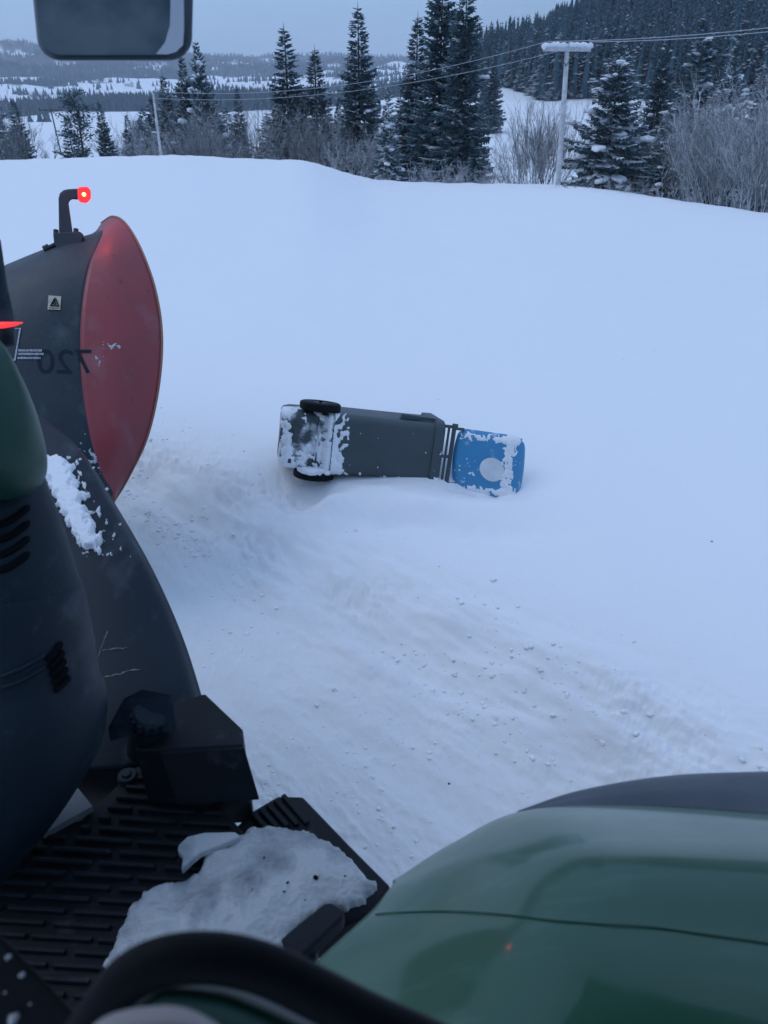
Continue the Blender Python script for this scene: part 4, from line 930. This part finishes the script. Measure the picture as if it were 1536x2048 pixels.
# wheels under the fenders
def tyre(fw, rt, rad, wd):
    n = 48; prof = [(rad * .55, -wd * .42), (rad * .80, -wd * .5), (rad * .96, -wd * .46), (rad, -wd * .3), (rad, wd * .3), (rad * .96, wd * .46), (rad * .80, wd * .5), (rad * .55, wd * .42)]; m = MB(); v = []; f = []
    for q, yy in prof:
        for k in range(n): a = 6.2832 * k / n; v.append(tl(fw + q * math.cos(a), rt + yy, rad + q * math.sin(a) - .02))
    for i in range(len(prof) - 1):
        for k in range(n): f.append((i * n + k, i * n + (k + 1) % n, (i + 1) * n + (k + 1) % n, (i + 1) * n + k))
    m.add(v, f)
    for k in range(20):
        for sd in (-1, 1):
            a = 6.2832 * (k + .25 * sd) / 20; c = tl(fw + rad * math.cos(a), rt + sd * wd * .22, rad + rad * math.sin(a) - .02); rd = FW * math.cos(a) + UP * math.sin(a); tg = -FW * math.sin(a) + UP * math.cos(a)
            m.box(c, (RT + tg * .5 * sd).normalized() * wd * .24, tg * .025, rd * .03)
    w = m.build("wheel", M['rubber'], TR, sharp=35); m = MB(); m.tube([tl(fw, rt - wd * .3, rad - .02), tl(fw, rt + wd * .3, rad - .02)], rad * .56, 32); m.build("rim", M['green_dark'], w, sharp=40)
tyre(-.35, .70, .72, .42); tyre(2.0, .62, .5, .32)
# mirror
MC = P(225, -60, 1.35)
def rrect(cx, cy, hw, hh, rad, d, n=8, sk=0):
    out = []
    for (sx, sy, a0) in ((1, 1, 0), (-1, 1, 90), (-1, -1, 180), (1, -1, 270)):
        for k in range(n + 1):
            a = math.radians(a0 + 90 * k / n); x = cx + sx * (hw - rad) + rad * math.cos(a); y = cy + sy * (hh - rad) + rad * math.sin(a)
            x += sk * (y - cy) * (1 if x < cx else -.25); out.append(P(x, y, d))
    return out
dr = dirn(225, 0).normalized()
m = MB(); m.prism(rrect(224, -60, 165, 182, 44, 1.36, sk=.1), dr * .07); mh = m.build("mirror_housing", make_mat("mirror_shell", (.042, .062, .085), (.055, .078, .10), rough=.5), TR, smooth=False); fix_normals(mh); bevel(mh, .012, 3)
m = MB(); m.prism(rrect(212, -62, 146, 172, 40, 1.352, sk=.1), dr * .006); fix_normals(m.build("mirror_glass", make_mat("mirror_dark", (.035, .055, .065), (.085, .11, .12), rough=.32, scale=9, metallic=1.0), mh, smooth=False))  # dark cab reflection put into the glass colour
m = MB(); m.prism([P(a, b, 1.312 + (a - 312) / 56 * .046 - (109 - b) / 260 * .03) for a, b in ((345, -150), (367, -150), (368, 60), (366, 90), (352, 104), (335, 109), (312, 108), (330, 85), (340, 50))], dr * .006)
fix_normals(m.build("pale_reflection", make_mat("mirror_pale", (.42, .42, .45), rough=.22, metallic=1.0), mh, smooth=False))  # added tilted pane, cut to the outline of the mirror's pale reflection
m = MB(); m.tube([P(230, -140, 1.42), P(230, -300, 1.45), P(60, -420, 1.3)], .018, 10); m.build("mirror_arm", M['blackp'], TR)

# ------------------------------------------------------------------ ice on the step
def ice():
    out = [(240, 1880), (268, 1812), (290, 1790), (345, 1778), (400, 1752), (425, 1705), (455, 1690), (500, 1672), (560, 1660), (612, 1672), (650, 1692), (690, 1712), (712, 1740), (745, 1775), (728, 1800), (690, 1825), (640, 1835), (590, 1890), (560, 1960), (420, 2010), (230, 2010), (205, 1950)]
    pl = zpoly(out, ZP); xs = [p.x for p in pl]; ys = [p.y for p in pl]; p2 = [(p.x, p.y) for p in pl]
    nx, ny = 170, 170; X, Y = np.meshgrid(np.linspace(min(xs) - .01, max(xs) + .01, nx), np.linspace(min(ys) - .01, max(ys) + .01, ny))
    jx = X + .016 * fbm(X * 20, Y * 20, 4); jy = Y + .016 * fbm(X * 20 + 7, Y * 20 + 3, 4)
    d = np.full(X.shape, 9.0); ins = np.zeros(X.shape, bool)
    for i in range(len(p2)):
        (x1, y1), (x2, y2) = p2[i], p2[i - 1]; t = np.clip(((jx - x1) * (x2 - x1) + (jy - y1) * (y2 - y1)) / ((x2 - x1) ** 2 + (y2 - y1) ** 2 + 1e-12), 0, 1)
        d = np.minimum(d, np.hypot(jx - x1 - t * (x2 - x1), jy - y1 - t * (y2 - y1)))
        cond = ((y1 > jy) != (y2 > jy)) & (jx < (x2 - x1) * (jy - y1) / (y2 - y1 + 1e-12) + x1); ins ^= cond
    Z = .016 * (1 - np.exp(-d / .008)) + .022 * np.minimum(d / .10, 1) ** .8 * (.9 + 1.1 * fbm(X * 6, Y * 6, 3)) + .006 * fbm(X * 20, Y * 20, 3) + .004 * np.abs(fbm(X * 55, Y * 55, 3))
    Z = np.where(ins, ZP + .012 + np.maximum(Z, .004), ZP)
    idx = -np.ones(X.shape, int); v = []
    for j in range(ny):
        for i in range(nx):
            if ins[max(j - 1, 0):j + 2, max(i - 1, 0):i + 2].any(): idx[j, i] = len(v); v.append((X[j, i], Y[j, i], Z[j, i]))
    f = [(idx[j, i], idx[j, i + 1], idx[j + 1, i + 1], idx[j + 1, i]) for j in range(ny - 1) for i in range(nx - 1) if min(idx[j, i], idx[j, i + 1], idx[j + 1, i + 1], idx[j + 1, i]) >= 0]
    mi = make_mat("ice", (.56, .60, .62), (.13, .16, .19), rough=.30, scale=9, bump=.005, bscale=38, detail=7, lo=.46, hi=.78, spec=.7, rough2=.12)
    M['ice'] = mi
    mi.node_tree.nodes["Principled BSDF"].inputs["Transmission Weight"].default_value = .22; mi.node_tree.nodes["Principled BSDF"].inputs["IOR"].default_value = 1.31
    rt = link("ice_sheet", v, f, mi); fix_normals(rt); tag(rt, "slab of trampled dirty ice covering the tractor's ribbed entry step", "ice")
    m = MB(); rr = random.Random(3)
    for (a, b, q) in ((632, 1752, .006), (505, 1778, .002), (568, 1783, .002), (575, 1765, .0025), (528, 1715, .002), (690, 1752, .002), (480, 1770, .0015), (455, 1790, .002), (610, 1800, .0015)):
        bv = ICEB if False else None
        p = Pz(a, b, ZP + .052); lump(m, p, q, Vector((rr.gauss(0, 1), rr.gauss(0, 1), 0)), rr, .6, 1.5)
    m.build("grit", M['ink'], rt)
    m = MB(); m.prism(zpoly([(356, 1690), (375, 1672), (410, 1664), (470, 1663), (482, 1672), (440, 1690), (400, 1705), (385, 1718), (362, 1740), (366, 1712), (355, 1700)], ZP + .055), (0, 0, -.022))
    sh = m.build("ice_shard", mi, smooth=False); fix_normals(sh); bevel(sh, .004); tag(sh, "thin broken shard of clear ice beside the ice slab on the step", "ice")
ice()

# ------------------------------------------------------------------ snow plough ahead
PLP = P(60, 1000, 4.2)
PL = thing("snow_plough", PLP, "raised black snow plough with red rounded end, mounted ahead of the tractor", "snow plough")
def col(pts): return [P(*p) for p in pts]
rim = [(203, 446, 4.78), (226, 433, 4.66), (252, 448, 4.52), (283, 500, 4.38), (311, 580, 4.28), (324, 670, 4.22), (318, 770, 4.18), (296, 870, 4.16), (262, 945, 4.18), (226, 1005, 4.22), (150, 1110, 4.35)]
brd = [(192, 462, 4.70), (205, 462, 4.52), (200, 480, 4.38), (180, 525, 4.22), (166, 595, 4.12), (160, 680, 4.06), (165, 780, 4.02), (181, 875, 4.00), (203, 945, 4.02), (228, 1008, 4.06), (170, 1110, 4.20)]
bod = [(120, 508, 4.75), (118, 488, 4.55), (106, 500, 4.36), (88, 545, 4.20), (75, 610, 4.08), (66, 690, 4.02), (66, 785, 3.98), (78, 880, 3.96), (95, 950, 3.98), (110, 1010, 4.02), (110, 1110, 4.15)]
lef = [(-60, 585, 4.75), (-60, 562, 4.55), (-66, 572, 4.36), (-75, 605, 4.2), (-85, 660, 4.08), (-90, 720, 4.02), (-92, 800, 3.98), (-92, 890, 3.96), (-88, 955, 3.98), (-80, 1015, 4.02), (-60, 1110, 4.15)]
far = [(a - 320, b + 150, d) for a, b, d in lef]
mid = [tuple((p[i] + q[i]) / 2 - (.035 if i == 2 else 0) for i in range(3)) for p, q in zip(rim, brd)]
g = loft_grid([list(col(far)), list(col(lef)), list(col(bod)), list(col(brd))], 70, 40); v, f = shell(g, .012); mold = link("moldboard", v, f, M['ironblack'], PL); fix_normals(mold); pb = bvh_of(mold)
g2 = loft_grid([list(col(brd)), list(col(mid)), list(col(rim))], 70, 16)
v, f = shell(g2, .012); redo = link("end_wing", v, f, M['red'], PL); fix_normals(redo); rb = bvh_of(redo)
m = MB(); m.tube([p for p in g2[-1]], .007, 6); m.build("edge_trim", M['orange'], redo)
# frost on the red wing and packed snow low on the moldboard
FR = make_mat("frost_white", (.45, .46, .50), rough=.85)
snow_sheet("frost_patch", rb, 190, 275, 675, 760, lambda x, y: .75 * np.exp(-((x - 225) / 32) ** 2 - ((y - 692) / 7) ** 2) + .55 * np.exp(-((x - 197) / 7) ** 2 - ((y - 722) / 16) ** 2) - .62, .006, FR, redo, 1.3, 3.0, .16, .8)
snow_sheet("frost_patch", pb, 100, 232, 820, 1000, lambda x, y: .65 * np.exp(-((x - 195) / 22) ** 2 - ((y - 925) / 45) ** 2) + .4 * np.exp(-((x - 150) / 40) ** 2 - ((y - 900) / 40) ** 2) - .72, .008, FR, mold, 1.4, 7.0, .12, .8)
# lamp bracket and lamp
D0 = 4.38
m = MB(); back = dirn(130, 470).normalized()
m.prism([P(a, b, D0) for a, b in ((106, 466), (160, 463), (168, 470), (160, 492), (140, 505), (116, 504), (108, 485))], back * .10); br = m.build("lamp_bracket", M['ironblack'], PL, smooth=False); fix_normals(br); bevel(br, .006)
m = MB()
for a, b in ((112, 464), (152, 462)): m.tube([P(a, b + 4, D0 + .03), P(a, b - 4, D0 + .03)], .016, 6)
m.tube([P(92, 498, D0 + .02), P(112, 488, D0 + .02)], .012, 8); m.tube([P(88, 499, D0 + .02), P(98, 494, D0 + .02)], .02, 8); m.build("bracket_bolt", M['ironblack'], br, smooth=False)
m = MB(); m.prism([P(a, b, D0 + .01) for a, b in ((118, 468), (117, 396), (120, 386), (127, 380), (137, 378), (158, 377), (159, 399), (143, 398), (137, 405), (146, 468))], back * .05); am = m.build("lamp_arm", M['ironblack'], PL, smooth=False); fix_normals(am); bevel(am, .01, 3)
m = MB(); m.prism([P(a, b, D0 - .02) for a, b in ((157, 374), (175, 373), (182, 381), (182, 398), (173, 406), (160, 404), (156, 398), (155, 380))], back * .09); lm = m.build("lamp", M['lampred'], PL, smooth=False); fix_normals(lm); bevel(lm, .008, 3)
m = MB(); v, f = ico(); lc = P(168, 389, D0 - .022); m.add([lc + p * .012 for p in v], f); m.build("lamp_lens", M['lamphot'], lm)
ld = bpy.data.lights.new("lamp_glow", 'POINT'); ld.energy = 1.0; ld.color = (1, .03, .03); ld.shadow_soft_size = .03
lo = bpy.data.objects.new("lamp_glow", ld); COL.objects.link(lo); lo.location = P(176, 392, D0 - .10)
# decals
def decal(name, quads, mat, bv, lift, parent):
    mb = MB()
    for q in quads:
        pts = [drop(bv, a, b, lift)[0] for a, b in q]
        if all(p is not None for p in pts): mb.add(pts, [tuple(range(len(pts)))])
    o = mb.build(name, mat, parent, smooth=False); return o
st = decal("warning_sticker", [((98, 592), (123, 594), (121, 621), (96, 620))], M['sticker'], pb, .006, mold)
decal("warning_symbol", [((110, 597), (113, 598), (119, 613), (117, 613)), ((110, 597), (111, 601), (104, 613), (101, 613)), ((101, 612), (119, 613), (119, 615), (101, 614)), ((109, 602), (112, 602), (112, 608), (109, 608)), ((105, 608), (108, 606), (110, 611), (106, 611)), ((111, 608), (115, 609), (113, 612), (110, 611)), ((99, 617), (119, 618), (119, 619), (99, 618))], M['ink'], pb, .009, st)
rw = random.Random(8); qs = []
for row, (y, x0, x1) in enumerate(((702, 38, 84), (709, 37, 87), (717, 36, 82))):
    x = x0
    while x < x1:
        wl = rw.uniform(2.0, 4.2); h = rw.uniform(3.4, 5); qs.append(((x, y - h / 2 - .6), (x + wl * .75, y - h / 2), (x + wl * .75, y + h / 2), (x, y + h / 2 - .6))); x += wl
decal("lettering", qs, M['white_ink'], pb, .006, mold)
decal("corner_mark", [((40, 657), (43, 657), (32, 722), (29, 722)), ((30, 657), (43, 657), (43, 659), (30, 659)), ((22, 719), (30, 720), (30, 723), (22, 722))], M['white_ink'], pb, .006, mold)
# window-pane reflection of the mirrored digits, painted as dark letters on the plough
fc = bpy.data.curves.new("number_reflection", 'FONT'); fc.body = "720"; fc.size = 1; fc.fill_mode = 'FRONT'
fo = bpy.data.objects.new("number_reflection", fc); COL.objects.link(fo); dg = bpy.context.evaluated_depsgraph_get(); fm_ = fo.evaluated_get(dg).to_mesh()
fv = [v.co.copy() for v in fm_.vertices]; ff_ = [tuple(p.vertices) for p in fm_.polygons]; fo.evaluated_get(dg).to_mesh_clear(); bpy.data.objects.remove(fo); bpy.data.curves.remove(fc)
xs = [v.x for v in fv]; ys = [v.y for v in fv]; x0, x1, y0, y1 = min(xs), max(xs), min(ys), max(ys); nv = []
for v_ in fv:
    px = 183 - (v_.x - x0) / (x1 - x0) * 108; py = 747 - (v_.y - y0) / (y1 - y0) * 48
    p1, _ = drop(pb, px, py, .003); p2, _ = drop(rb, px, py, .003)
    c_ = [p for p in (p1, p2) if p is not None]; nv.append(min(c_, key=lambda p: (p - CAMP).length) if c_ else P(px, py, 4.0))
link("number_reflection", nv, ff_, make_mat('reflection_ink', (.013, .023, .033), rough=.7, spec=.15), mold, smooth=False)

# ------------------------------------------------------------------ haze
m = MB(); lo_, hi_ = Vector((-7200, -7200, -60)), Vector((7200, 7200, 260)); m.box((lo_ + hi_) / 2, Vector((7200, 0, 0)), Vector((0, 7200, 0)), Vector((0, 0, 160)))
hm = bpy.data.materials.new("haze"); hm.use_nodes = True; n = hm.node_tree.nodes; n.remove(n["Principled BSDF"]); pv = n.new("ShaderNodeVolumePrincipled")
pv.inputs["Color"].default_value = (.85, .9, 1, 1); pv.inputs["Density"].default_value = .00017; pv.inputs["Anisotropy"].default_value = .2
hm.node_tree.links.new(pv.outputs[0], n["Material Output"].inputs["Volume"])
tag(m.build("haze", hm, smooth=False), kind="stuff")
